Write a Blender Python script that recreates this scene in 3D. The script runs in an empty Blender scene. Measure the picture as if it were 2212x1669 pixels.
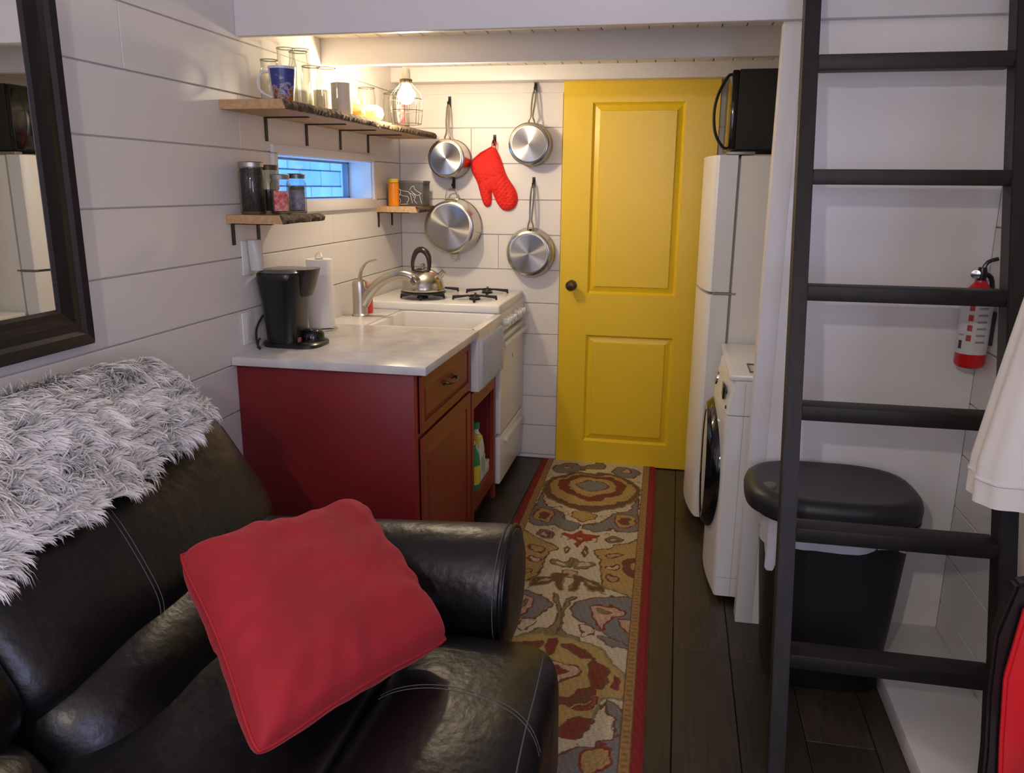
import bpy, bmesh, math, random
import numpy as np
from mathutils import Vector, Matrix
R_ = random.Random(7)
C = bpy.context.scene.collection
sc = bpy.context.scene
# ---------------- camera ----------------
cam_d = bpy.data.cameras.new('camera'); cam = bpy.data.objects.new('camera', cam_d); C.objects.link(cam)
sc.camera = cam
vz = np.array([1045-1106., 7850-834.5]); vy = np.array([1470-1106., 408-834.5]); FP = math.sqrt(-(vz@vy))
def _n(v): return v/np.linalg.norm(v)
Yc = _n(np.array([vy[0], vy[1], FP])); Dc = np.array([vz[0], vz[1], FP]); Dc = _n(Dc-(Dc@Yc)*Yc); Zc = -Dc; Xc = np.cross(Yc, Zc)
RM = np.stack([Xc, Yc, Zc], 1)
m = Matrix(((RM[0][0], -RM[1][0], -RM[2][0]), (RM[0][1], -RM[1][1], -RM[2][1]), (RM[0][2], -RM[1][2], -RM[2][2])))
cam.matrix_world = Matrix.Translation((0, 0, 1.5)) @ m.to_4x4()
cam_d.sensor_fit = 'HORIZONTAL'; cam_d.sensor_width = 36; cam_d.lens = FP/2212*36; cam_d.clip_start = .02
# ---------------- world, lights, exposure ----------------
sc.view_settings.view_transform = 'Standard'; sc.view_settings.look = 'None'; sc.view_settings.gamma = 1
sc.view_settings.use_curve_mapping = False; sc.view_settings.exposure = 0.16
w = bpy.data.worlds.new('dusk_sky'); sc.world = w; w.use_nodes = True
w.node_tree.nodes['Background'].inputs[0].default_value = (.17, .46, 1.0, 1)
w.node_tree.nodes['Background'].inputs[1].default_value = 3.6
def light(name, kind, loc, energy, col, size=.1, rot=None, sy=None):
    d = bpy.data.lights.new(name, kind); o = bpy.data.objects.new(name, d); C.objects.link(o)
    d.energy = energy; d.color = col; o.location = loc
    if kind == 'AREA':
        d.shape = 'RECTANGLE'; d.size = size; d.size_y = sy or size
        o.rotation_euler = rot
    else: d.shadow_soft_size = size
    return o
BULB = (-1.165, 3.45, 1.876)
BULB_STRENGTH = 350
light('living_room_lamp_light', 'POINT', (-.48, -.6, 2.07), 38, (1, .89, .79), .03)
light('living_room_window_light', 'AREA', (.90, -.45, 1.45), 25, (.46, .52, 1), .9, (0, math.radians(90), math.radians(-14)), 1.0)
light('rear_fill_light', 'AREA', (-.2, -2.4, 1.7), 12, (.66, .66, 1), 1.6, (math.radians(90), 0, 0), 1.0)  # unseen fill added behind the camera to put lilac light on walls and fascia
# ---------------- materials ----------------
def M(name, col, rough=.5, metal=0, bump=0, bscale=60, var=0, vscale=8, emit=0, coat=0, sheen=0, stretch=None, spec=None, trans=0, col2=None):
    mt = bpy.data.materials.new(name); mt.use_nodes = True; nt = mt.node_tree; b = nt.nodes['Principled BSDF']
    b.inputs['Base Color'].default_value = (*col, 1); b.inputs['Roughness'].default_value = rough; b.inputs['Metallic'].default_value = metal
    if spec is not None: b.inputs['Specular IOR Level'].default_value = spec
    if coat: b.inputs['Coat Weight'].default_value = coat
    if sheen: b.inputs['Sheen Weight'].default_value = sheen; b.inputs['Sheen Roughness'].default_value = .4; b.inputs['Sheen Tint'].default_value = (*[min(1, c*1.5+.1) for c in col], 1)
    if emit: b.inputs['Emission Color'].default_value = (*col, 1); b.inputs['Emission Strength'].default_value = emit
    if trans: b.inputs['Transmission Weight'].default_value = trans
    if bump or var:
        tc = nt.nodes.new('ShaderNodeTexCoord'); mp = nt.nodes.new('ShaderNodeMapping'); nt.links.new(tc.outputs['Object'], mp.inputs[0])
        if stretch: mp.inputs['Scale'].default_value = stretch
    if bump:
        n = nt.nodes.new('ShaderNodeTexNoise'); n.inputs['Scale'].default_value = bscale; n.inputs['Detail'].default_value = 4
        bp = nt.nodes.new('ShaderNodeBump'); bp.inputs['Strength'].default_value = bump; bp.inputs['Distance'].default_value = .01
        nt.links.new(mp.outputs[0], n.inputs[0]); nt.links.new(n.outputs[0], bp.inputs['Height']); nt.links.new(bp.outputs[0], b.inputs['Normal'])
    if var:
        n2 = nt.nodes.new('ShaderNodeTexNoise'); n2.inputs['Scale'].default_value = vscale; n2.inputs['Detail'].default_value = 6
        mx = nt.nodes.new('ShaderNodeMix'); mx.data_type = 'RGBA'
        c2 = col2 or tuple(c*(1-var) for c in col)
        mx.inputs['A'].default_value = (*col, 1); mx.inputs['B'].default_value = (*c2, 1)
        rp = nt.nodes.new('ShaderNodeMapRange'); rp.inputs[1].default_value = .35; rp.inputs[2].default_value = .7
        nt.links.new(mp.outputs[0], n2.inputs[0]); nt.links.new(n2.outputs[0], rp.inputs[0]); nt.links.new(rp.outputs[0], mx.inputs['Factor']); nt.links.new(mx.outputs['Result'], b.inputs['Base Color'])
    return mt
def thin_glass(name, tint=(1, 1, 1), refl=1.0):
    mt = bpy.data.materials.new(name); mt.use_nodes = True; nt = mt.node_tree; nt.nodes.clear()
    o = nt.nodes.new('ShaderNodeOutputMaterial'); mx = nt.nodes.new('ShaderNodeMixShader'); t = nt.nodes.new('ShaderNodeBsdfTransparent'); g = nt.nodes.new('ShaderNodeBsdfGlossy')
    f = nt.nodes.new('ShaderNodeLayerWeight'); f.inputs[0].default_value = .5
    pw_ = nt.nodes.new('ShaderNodeMath'); pw_.operation = 'POWER'; pw_.inputs[1].default_value = 3
    mu = nt.nodes.new('ShaderNodeMath'); mu.operation = 'MULTIPLY_ADD'; mu.inputs[1].default_value = .30*refl; mu.inputs[2].default_value = .04*refl
    t.inputs[0].default_value = (*tint, 1); g.inputs['Roughness'].default_value = .04
    nt.links.new(f.outputs['Facing'], pw_.inputs[0]); nt.links.new(pw_.outputs[0], mu.inputs[0])
    cm_ = nt.nodes.new('ShaderNodeMix'); cm_.data_type = 'RGBA'; cm_.inputs['A'].default_value = (*tint, 1); cm_.inputs['B'].default_value = (*[c*.42 for c in tint], 1); nt.links.new(pw_.outputs[0], cm_.inputs['Factor']); nt.links.new(cm_.outputs['Result'], t.inputs[0]); nt.links.new(mu.outputs[0], mx.inputs[0]); nt.links.new(t.outputs[0], mx.inputs[1]); nt.links.new(g.outputs[0], mx.inputs[2]); nt.links.new(mx.outputs[0], o.inputs[0])
    return mt
def wood_mat(name, c1, c2, scale=(3, 40, 40), rough=.55, bump=.15):
    return M(name, c1, rough, 0, bump, 3, 1, 3, stretch=scale, col2=c2)
white = M('white_wall_paint', (.80, .77, .74), .38, bump=.03, bscale=9)
white_gloss = M('white_gloss_paint', (.82, .80, .77), .3)
ceil_m = M('white_ceiling_paint', (.80, .77, .73), .5)
trim_m = M('white_trim_paint', (.80, .78, .77), .4)
yellow = M('yellow_door_paint', (.88, .60, .022), .33, bump=.04, bscale=14)
red_side = M('red_cabinet_paint', (.235, .014, .018), .45, var=.25, vscale=3)
red_front = M('red_cabinet_front_warm_lit', (.26, .026, .014), .4, var=.3, vscale=4, col2=(.20, .035, .012))  # same cabinet red, with the warm light on the front tinted into the colour
marble = M('white_marble', (.76, .74, .72), .22, var=.32, vscale=13, col2=(.60, .59, .59))
enamel = M('white_enamel', (.82, .82, .80), .22)
ceramic = M('white_fireclay', (.80, .78, .74), .2)
enamel_grey = M('pale_grey_enamel', (.55, .56, .56), .3)
black_pl = M('black_plastic', (.010, .010, .011), .28)
black_mt = M('matte_black_metal', (.012, .011, .011), .45)
black_gl = M('black_glass', (.006, .006, .007), .08)
cast = M('cast_iron', (.012, .009, .009), .5)
chrome = M('chrome', (.80, .79, .77), .12, 1)
nickel = M('brushed_nickel', (.52, .49, .44), .3, 1)
steel = M('brushed_steel', (.62, .60, .56), .24, 1, bump=.05, bscale=30)
steel_base = M('spun_steel_base', (.60, .60, .60), .27, 1)
def aniso(name, col, rough, an, axis):
    mt = M(name, col, rough, 1); nt = mt.node_tree; b = nt.nodes['Principled BSDF']; b.inputs['Anisotropic'].default_value = an
    t = nt.nodes.new('ShaderNodeTangent'); t.direction_type = 'RADIAL'; t.axis = axis; nt.links.new(t.outputs[0], b.inputs['Tangent']); return mt
steel_base = aniso('spun_steel_base', (.36, .355, .345), .33, .92, 'Y')
steel = aniso('brushed_steel', (.50, .475, .43), .22, .3, 'Z')
bronze = M('dark_bronze', (.09, .055, .035), .35, .9)
leather = M('black_leather', (.006, .005, .006), .36, bump=.30, bscale=26, var=.4, vscale=3, spec=.52)
leather_dk = M('black_leather_seam', (.005, .005, .006), .5)
thread = M('grey_thread', (.11, .10, .10), .8)
velvet = M('red_velvet', (.40, .014, .023), .85, bump=.25, bscale=14, sheen=.55, var=.25, vscale=5)
mitt_m = M('red_cotton', (.80, .020, .012), .8, bump=.2, bscale=40)
frame_m = M('dark_mirror_frame', (.009, .005, .005), .30, bump=.1, bscale=25, stretch=(1, 1, 6))
mirror_m = M('mirror_glass', (.88, .88, .84), .015, 1)
dark_wood = wood_mat('black_stained_wood', (.014, .011, .010), (.006, .005, .005), (14, 14, 2), .55, .1)
floor_m = [wood_mat('dark_floor_wood_%s' % k, a, b, (30, 2.2, 10), .38, .06) for k, a, b in (('a', (.042, .031, .022), (.022, .016, .011)), ('b', (.052, .038, .027), (.027, .020, .014)), ('c', (.034, .026, .019), (.018, .014, .011)))]
shelf_wood = wood_mat('pale_shelf_wood', (.62, .40, .20), (.48, .28, .12), (30, 3, 30), .6, .05)
bark = M('rough_bark', (.16, .11, .07), .9, bump=1, bscale=40, var=.8, vscale=35, col2=(.03, .02, .012))
endgrain = M('brown_end_grain', (.20, .085, .04), .7, var=.4, vscale=30)
paper = M('white_paper', (.82, .80, .78), .85, bump=.15, bscale=80)
bag_m = M('white_plastic_bag', (.62, .63, .66), .35, bump=.3, bscale=14)
clear = thin_glass('clear_glass', (.93, .94, .92), 1.4)
pane_g = thin_glass('window_glass', (.95, .98, 1.0), .6)
jar_glass = thin_glass('jar_glass', (.85, .88, .86), 1.5)
rim_glass = thin_glass('thick_rim_glass', (.62, .63, .58), 2.2)
amber = M('amber_plastic', (.80, .28, .01), .3)
bright_red = M('glossy_red_paint', (.62, .012, .014), .22)
blockm = [M('dusk_blue_block_%s' % k, c, .7, var=.25, vscale=3) for k, c in (('a', (.60, .66, .74)), ('b', (.52, .60, .70)), ('c', (.66, .66, .74)))]  # block wall outside, with the blue of the dusk light tinted into its colours
# ---------------- mesh helpers ----------------
ORG = {}
def setp(o, label=None, cat=None, group=None, kind=None):
    for k, v in (('label', label), ('category', cat), ('group', group), ('kind', kind)):
        if v: o[k] = v
    return o
def thing(name, label, cat, loc, group=None):
    o = bpy.data.objects.new(name, None); C.objects.link(o); o.location = loc; o.empty_display_size = .05
    ORG[o.as_pointer()] = Vector(loc); return setp(o, label, cat, group)
def org(p):
    return ORG.get(p.as_pointer(), Vector((0, 0, 0))) if p else Vector((0, 0, 0))
def obj(name, bm, mat, parent=None, smooth=True, label=None, kind=None, angle=40, at=None):
    """one mesh object from a bmesh in world coordinates"""
    me = bpy.data.meshes.new(name)
    off = org(parent) if parent else Vector(at or (0, 0, 0))
    if off.length: bmesh.ops.translate(bm, verts=bm.verts[:], vec=-off)
    bm.to_mesh(me); bm.free()
    for mm in (mat if isinstance(mat, (list, tuple)) else [mat]): me.materials.append(mm)
    if smooth:
        me.polygons.foreach_set('use_smooth', [True]*len(me.polygons))
        try: me.set_sharp_from_angle(angle=math.radians(angle))
        except Exception: pass
    o = bpy.data.objects.new(name, me); C.objects.link(o)
    ORG[o.as_pointer()] = off
    if parent: o.parent = parent
    else: o.location = off
    return setp(o, label, None, None, kind)
def NB(): return bmesh.new()
def box(bm, x0, x1, y0, y1, z0, z1, bev=0, seg=2, mi=0):
    r = bmesh.ops.create_cube(bm, size=1); vs = r['verts']
    for v in vs: v.co = Vector(((x0+x1)/2+v.co.x*(x1-x0), (y0+y1)/2+v.co.y*(y1-y0), (z0+z1)/2+v.co.z*(z1-z0)))
    fs = list({f for v in vs for f in v.link_faces})
    if bev:
        es = list({e for v in vs for e in v.link_edges})
        rr = bmesh.ops.bevel(bm, geom=es, offset=bev, segments=seg, affect='EDGES', profile=.5); fs = [f for f in rr['faces'] if f.is_valid]+[f for f in fs if f.is_valid]
    if mi:
        for f in fs: f.material_index = mi
    return bm
def B(*a, **k): return box(NB(), *a, **k)
def frame_of(ax):
    ax = Vector(ax).normalized(); t = Vector((0, 0, 1)) if abs(ax.z) < .9 else Vector((1, 0, 0))
    u = ax.cross(t).normalized(); return ax, u, ax.cross(u)
def lathe(bm, prof, c, ax=(0, 0, 1), n=32, sx=1, sy=1, cap=True, a0=0, a1=2*math.pi, mi=0):
    """prof = [(r, h)...] about axis ax at point c"""
    A, U, V = frame_of(ax); c = Vector(c); full = abs(a1-a0-2*math.pi) < 1e-6; rings = []
    for r, h in prof:
        ring = []
        for k in range(n if full else n+1):
            a = a0+(a1-a0)*k/n
            ring.append(bm.verts.new(c+A*h+U*(r*math.cos(a)*sx)+V*(r*math.sin(a)*sy)))
        rings.append(ring)
    L = len(rings[0])
    for a, b in zip(rings, rings[1:]):
        for k in range(L if full else L-1):
            try: f = bm.faces.new((a[k], a[(k+1) % L], b[(k+1) % L], b[k])); f.material_index = mi
            except ValueError: pass
    if cap and full:
        for r in (rings[0][::-1], rings[-1]):
            try: f = bm.faces.new(r); f.material_index = mi
            except ValueError: pass
    bmesh.ops.recalc_face_normals(bm, faces=bm.faces[:])
    return bm
def cr(pts, n=6, closed=False):
    P = [Vector(p) for p in pts]; o = []
    L = len(P); rng = range(L) if closed else range(L-1)
    for i in rng:
        if closed: a, b, c, d = P[(i-1) % L], P[i], P[(i+1) % L], P[(i+2) % L]
        else: a, b, c, d = P[max(i-1, 0)], P[i], P[i+1], P[min(i+2, L-1)]
        for k in range(n):
            t = k/n; o.append(.5*((2*b)+(-a+c)*t+(2*a-5*b+4*c-d)*t*t+(-a+3*b-3*c+d)*t**3))
    if not closed: o.append(P[-1])
    return o
def tube(bm, pts, r, n=10, closed=False, smooth=0, flat=1):
    if smooth: pts = cr(pts, smooth, closed)
    P = [Vector(p) for p in pts]; L = len(P); rings = []; pu = None
    for i in range(L):
        if closed: t = P[(i+1) % L]-P[i-1]
        else: t = P[min(i+1, L-1)]-P[max(i-1, 0)]
        t.normalize()
        if pu is None: _, u, v = frame_of(t)
        else: u = (pu-t*pu.dot(t)).normalized(); v = t.cross(u)
        pu = u; rr = r(i/(L-1)) if callable(r) else r
        rings.append([bm.verts.new(P[i]+u*(rr*math.cos(2*math.pi*k/n))+v*(rr*flat*math.sin(2*math.pi*k/n))) for k in range(n)])
    pr = list(zip(rings, rings[1:]))+([(rings[-1], rings[0])] if closed else [])
    for a, b in pr:
        for k in range(n): bm.faces.new((a[k], a[(k+1) % n], b[(k+1) % n], b[k]))
    if not closed: bm.faces.new(rings[0][::-1]); bm.faces.new(rings[-1])
    return bm
def prism(bm, poly, ax, h0, h1, mi=0, smooth=0):
    """poly in the plane normal to ax ('x': (y,z), 'y': (x,z), 'z': (x,y)) extruded h0..h1"""
    if smooth: poly = [tuple(p) for p in cr([(a, b, 0) for a, b in poly], smooth, True)]
    f = {'x': lambda a, b, h: (h, a, b), 'y': lambda a, b, h: (a, h, b), 'z': lambda a, b, h: (a, b, h)}[ax]
    A = [bm.verts.new(f(p[0], p[1], h0)) for p in poly]; Bv = [bm.verts.new(f(p[0], p[1], h1)) for p in poly]
    n = len(poly); F = [bm.faces.new(A), bm.faces.new(Bv[::-1])]
    for k in range(n): F.append(bm.faces.new((A[(k+1) % n], A[k], Bv[k], Bv[(k+1) % n])))
    for q in F: q.material_index = mi
    bmesh.ops.recalc_face_normals(bm, faces=bm.faces[:]); return bm
def grid(bm, fn, nu, nv, closeu=False, mi=0):
    V = [[bm.verts.new(fn(i/nu, j/nv)) for j in range(nv+1)] for i in range(nu if closeu else nu+1)]
    for i in range(nu):
        a, b = V[i], V[(i+1) % len(V)]
        for j in range(nv):
            try: f = bm.faces.new((a[j], b[j], b[j+1], a[j+1])); f.material_index = mi
            except ValueError: pass
    return bm
def noise3(p, s, seed=0):
    from mathutils import noise
    return noise.noise(Vector(p)*s+Vector((seed*7.3, seed*3.1, 0)))
def puff(bm, x0, x1, y0, y1, z0, z1, e=.35, n=20, warp=None, wr=0, ws=8):
    """soft upholstered block: superellipsoid"""
    r = bmesh.ops.create_cube(bm, size=2); bmesh.ops.subdivide_edges(bm, edges=list({q for v in r['verts'] for q in v.link_edges}), cuts=n, use_grid_fill=True)
    cx, cy, cz = (x0+x1)/2, (y0+y1)/2, (z0+z1)/2; hx, hy, hz = (x1-x0)/2, (y1-y0)/2, (z1-z0)/2; pw = 2/e
    for v in bm.verts:
        c = v.co; q = (abs(c.x)**pw+abs(c.y)**pw+abs(c.z)**pw)**(1/pw); c = c/q
        p = Vector((cx+c.x*hx, cy+c.y*hy, cz+c.z*hz))
        if warp: p = warp(p, c)
        if wr: p += c.normalized()*wr*noise3(p, ws)
        v.co = p
    return bm
def loops(bm, Ls, cap=True):
    Rg = [[bm.verts.new(p) for p in L] for L in Ls]; n = len(Rg[0])
    for a, b in zip(Rg, Rg[1:]):
        for k in range(n): bm.faces.new((a[k], a[(k+1) % n], b[(k+1) % n], b[k]))
    if cap: bm.faces.new(Rg[0][::-1]); bm.faces.new(Rg[-1])
    bmesh.ops.recalc_face_normals(bm, faces=bm.faces[:]); return bm
def sube(cx, cy, hx, hy, z, n=40, e=2.0):
    o = []
    for k in range(n):
        a = 2*math.pi*k/n; c, s = math.cos(a), math.sin(a)
        o.append((cx+hx*math.copysign(abs(c)**(2/e), c), cy+hy*math.copysign(abs(s)**(2/e), s), z))
    return o
# =====================================================================
# STRUCTURE
# =====================================================================
LX, BY, RX, PY = -1.5, 4.32, .935, 2.70
ZS = [0, .023, .196, .366, .543, .718, .888, 1.068, 1.253, 1.436, 1.621, 1.802, 1.976, 2.155, 2.335, 2.515, 2.70, 2.88, 3.0]
G = .0022
def struct(name, bm, mat, **k): return obj(name, bm, mat, kind='structure', **k)
# floor with planks
fl = struct('floor', B(-1.8, 1.1, -2.6, 4.5, -.06, -.012), M('black_subfloor', (.008, .006, .005), .8), smooth=False)
x = -1.54; row = 0; pw = .1855
x = .061-pw*9; 
while x < .95:
    xa, xb = max(x, -1.52), min(x+pw, .95); y = -2.55+((row*.73) % 1.1)
    ys = [-2.55]
    joints = {8: [.9, 3.003], 9: [1.4, 2.485, 3.6]}.get(row) or [y0 for y0 in (y+.4, y+1.7, y+3.0, y+4.3, y+5.6) if y0 < 4.2]
    ys = [-2.55]+joints+[4.34]
    for a, b in zip(ys, ys[1:]):
        if b-a < .05 or xb-xa < .01: continue
        obj('plank', B(xa+.0012, xb-.0012, a+.001, b-.001, -.02, 0, bev=.0015, seg=1), R_.choice(floor_m), fl, smooth=False)
    x += pw; row += 1
# left wall
wl = NB()
WY0, WY1, WZ0, WZ1 = 2.893, 3.885, 1.436, 1.621
X0, X1 = LX-.16, LX-.010
box(wl, X0, X1, -2.6, WY0, -.02, 3.0); box(wl, X0, X1, WY1, BY+.1, -.02, 3.0); box(wl, X0, X1, WY0, WY1, -.02, WZ0); box(wl, X0, X1, WY0, WY1, WZ1, 3.0)
wl = struct('wall_left', wl, white, smooth=False)
JL = {0: [1.2], 1: [.4, 3.1], 2: [1.3], 3: [.9, 3.3], 4: [.3], 5: [1.0], 6: [.2, 3.4], 7: [1.3], 8: [.5, 3.4], 9: [1.2], 10: [.7, 2.655], 11: [2.068], 12: [.5], 13: [1.4], 14: [.6], 15: [1.5], 16: [.9], 17: [.3]}
for i, (a, b) in enumerate(zip(ZS, ZS[1:])):
    segs = [-2.55]+JL.get(i, [])+[BY-.001]
    for s, e in zip(segs, segs[1:]):
        parts = [(s, e)]
        if abs(a-WZ0) < .02: parts = [(s, min(e, WY0)), (max(s, WY1), e)]
        for s2, e2 in parts:
            if e2-s2 > .02: obj('plank', B(LX-.011, LX, s2+.001, e2-.001, a+G, b-G, bev=.0015, seg=1), white, wl, smooth=False)
# back wall
wb = struct('wall_back', B(LX-.01, RX+.15, BY, BY+.12, -.02, 3.0), white, smooth=False)
JB = {4: [-1.05], 7: [-.95], 10: [-1.1], 2: [-.9]}
for i, (a, b) in enumerate(zip(ZS[:12], ZS[1:13])):
    segs = [LX+.001]+JB.get(i, [])+[-.612]
    for s, e in zip(segs, segs[1:]): obj('plank', B(s+.001, e-.001, BY-.011, BY+.001, a+G, b-G, bev=.0015, seg=1), white, wb, smooth=False)
    obj('plank', B(.172, RX-.001, BY-.011, BY+.001, a+G, b-G, bev=.0015, seg=1), white, wb, smooth=False)
# right wall
wr = struct('wall_right', B(RX+.010, RX+.13, -2.6, BY+.1, -.02, 3.0), white, smooth=False)
for i, (a, b) in enumerate(zip(ZS, ZS[1:])):
    segs = [-2.55]+[.6+(i*.53) % 1.3]+[2.699]
    for s, e in zip(segs, segs[1:]): obj('plank', B(RX, RX+.011, s+.001, e-.001, a-.04+G if i > 1 else a+G, b-.04-G if i > 0 else b-G, bev=.0015, seg=1), white, wr, smooth=False)
struct('wall_front', B(LX-.1, RX+.1, -2.7, -2.56, -.02, 3.0), white, smooth=False)
# closet wall behind the ladder and its edge board
struct('wall_middle', B(.30, RX, PY, PY+.06, 0, 2.09), white_gloss, smooth=False)
struct('trim_1', B(.277, .334, PY-.003, PY+.07, 0, 1.99, bev=.0015), trim_m)
# loft: fascia, beams, ceiling
struct('trim_2', B(LX, RX, 2.668, PY+.004, 1.987, 2.62, bev=.004), trim_m)
struct('trim_3', B(LX, .9, 3.35, 3.39, 1.987, 2.095, bev=.003), trim_m)
struct('trim_4', B(LX, .9, 4.20, 4.312, 2.022, 2.095, bev=.003), trim_m)
lc = struct('ceiling', B(LX-.1, RX+.1, 2.70, 4.42, 2.11, 2.16), ceil_m, smooth=False)
xx = LX
while xx < RX:
    obj('plank', B(xx+.0015, min(xx+.089, RX)-.0015, 2.705, 4.30, 2.092, 2.112, bev=.002, seg=1), ceil_m, lc, smooth=False); xx += .09
obj('ceiling_board', B(LX-.1, RX+.1, -2.7, 4.42, 2.98, 3.04), ceil_m, lc, smooth=False)
# low white box over the wheel well
struct('trim_5', B(.683, RX-.001, .3, PY+.004, 0, .062, bev=.004), trim_m)
# window
wn = obj('window_1', NB(), trim_m, kind='structure') if 0 else None
bm = NB()
fw = .028
for a in ((LX-.002, LX+.014, WY0-fw, WY1+fw, WZ1-.006, WZ1+fw), (LX-.002, LX+.014, WY0-fw, WY1+fw, WZ0-fw-.012, WZ0+.002), (LX-.002, LX+.014, WY0-fw, WY0+.002, WZ0, WZ1), (LX-.002, LX+.014, WY1-.002, WY1+fw, WZ0, WZ1)): box(bm, *a, bev=.002)
w1 = obj('window_1', bm, trim_m, kind='structure')
bm = NB()
for a in ((LX-.15, LX, WY0, WY1, WZ1-.008, WZ1), (LX-.15, LX, WY0, WY1, WZ0, WZ0+.008), (LX-.15, LX, WY0, WY0+.008, WZ0, WZ1), (LX-.15, LX, WY1-.008, WY1, WZ0, WZ1)): box(bm, *a)
obj('window_frame', bm, trim_m, w1)
bm = NB()
for a in ((WY0+.008, WY1-.008, WZ1-.016, WZ1-.008), (WY0+.008, WY1-.008, WZ0+.008, WZ0+.014), (WY1-.02, WY1-.008, WZ0, WZ1), (WY0+.008, WY0+.02, WZ0, WZ1)): box(bm, LX-.145, LX-.115, *a)
obj('sash', bm, M('grey_sash', (.22, .25, .32), .4), w1)
obj('pane', B(LX-.132, LX-.128, WY0+.01, WY1-.01, WZ0+.01, WZ1-.01), pane_g, w1, smooth=False)
# neighbouring block wall outside the window
nb = thing('block_wall', 'pale blue lit masonry wall of large blocks seen outside the narrow kitchen window', 'wall', (-3.1, 6.5, 0))
z = .895; k = 0
obj('mortar', B(-3.2, -3.03, 4.0, 9.5, 0, 2.9), M('dark_mortar', (.20, .24, .32), .9), nb, smooth=False)
zz = [1.086, 1.286, 1.496, 1.625, 1.83, 2.03]
for i, (a, b) in enumerate(zip(zz, zz[1:])):
    y = 4.6+(.20 if i % 2 else 0)
    while y < 8.8:
        wd = .40
        obj('block', B(-3.06, -3.0+R_.uniform(-.004, .004), y+.005, y+wd-.005, a+.005, b-.005, bev=.006, seg=1), R_.choice(blockm), nb, smooth=False); y += wd
# door
dr = obj('door_1', B(-.605, .168, 4.295, 4.319, .006, 2.022), yellow, kind='structure', smooth=False)
def rail(nm, x0, x1, z0, z1): obj(nm, B(x0, x1, 4.275, 4.296, z0, z1), yellow, dr, smooth=False)
PU = (-.457, .004, .955, 1.920); PL = (-.457, .004, .135, .732)
rail('stile', -.605, PU[0], .006, 2.022); rail('stile', PU[1], .168, .006, 2.022)
rail('rail', PU[0], PU[1], PU[3], 2.022); rail('rail', PU[0], PU[1], PL[3], PU[2]); rail('rail', PU[0], PU[1], .006, PL[2])
for (x0, x1, z0, z1) in (PU, PL):
    bm = NB(); q = .038
    o_ = [(x0, z0), (x1, z0), (x1, z1), (x0, z1)]; i1 = [(x0+.012, z0+.012), (x1-.012, z0+.012), (x1-.012, z1-.012), (x0+.012, z1-.012)]; i2 = [(x0+q, z0+q), (x1-q, z0+q), (x1-q, z1-q), (x0+q, z1-q)]
    i3 = [(x0+q+.003, z0+q+.003), (x1-q-.003, z0+q+.003), (x1-q-.003, z1-q-.003), (x0+q+.003, z1-q-.003)]
    Ls = [[(a, 4.2755, b) for a, b in o_], [(a, 4.2905, b) for a, b in i1], [(a, 4.282, b) for a, b in i2], [(a, 4.2775, b) for a, b in i3]]
    Rg = [[bm.verts.new(p) for p in L] for L in Ls]
    for a, b in zip(Rg, Rg[1:]):
        for k in range(4): bm.faces.new((a[k], a[(k+1) % 4], b[(k+1) % 4], b[k]))
    bm.faces.new(Rg[-1]); bmesh.ops.recalc_face_normals(bm, faces=bm.faces[:])
    obj('door_panel', bm, yellow, dr, smooth=False)
bm = lathe(NB(), [(.027, 0), (.027, .004), (.012, .008), (.010, .028), (.020, .036), (.0265, .048), (.027, .056), (.020, .066), (.004, .069)], (-.540, 4.275, .998), (0, -1, 0), 28)
obj('door_handle', bm, bronze, dr)
# =====================================================================
# RUG
# =====================================================================
def point_in(poly, X, Y):
    ins = np.zeros(X.shape, bool); n = len(poly)
    for i in range(n):
        x1, y1 = poly[i]; x2, y2 = poly[(i+1) % n]
        if y1 == y2: continue
        c = ((y1 > Y) != (y2 > Y)) & (X < (x2-x1)*(Y-y1)/(y2-y1)+x1); ins ^= c
    return ins
def seg_dist(poly, X, Y):
    d = np.full(X.shape, 9.); n = len(poly)
    for i in range(n):
        x1, y1 = poly[i]; x2, y2 = poly[(i+1) % n]; dx, dy = x2-x1, y2-y1; L = dx*dx+dy*dy+1e-12
        t = np.clip(((X-x1)*dx+(Y-y1)*dy)/L, 0, 1); d = np.minimum(d, np.hypot(X-x1-t*dx, Y-y1-t*dy))
    return d
def smp(p, n=5): return [(q[0], q[1]) for q in cr([(a, b, 0) for a, b in p], n, True)]
CREAM = (.56, .48, .33); TAN = (.42, .30, .14); BRN = (.16, .085, .045); RDB = (.22, .055, .035); REDF = (.38, .06, .035); GRY = (.21, .20, .185); GRN = (.24, .20, .10); GOLD = (.43, .30, .11); PINK = (.54, .37, .25)
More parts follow.
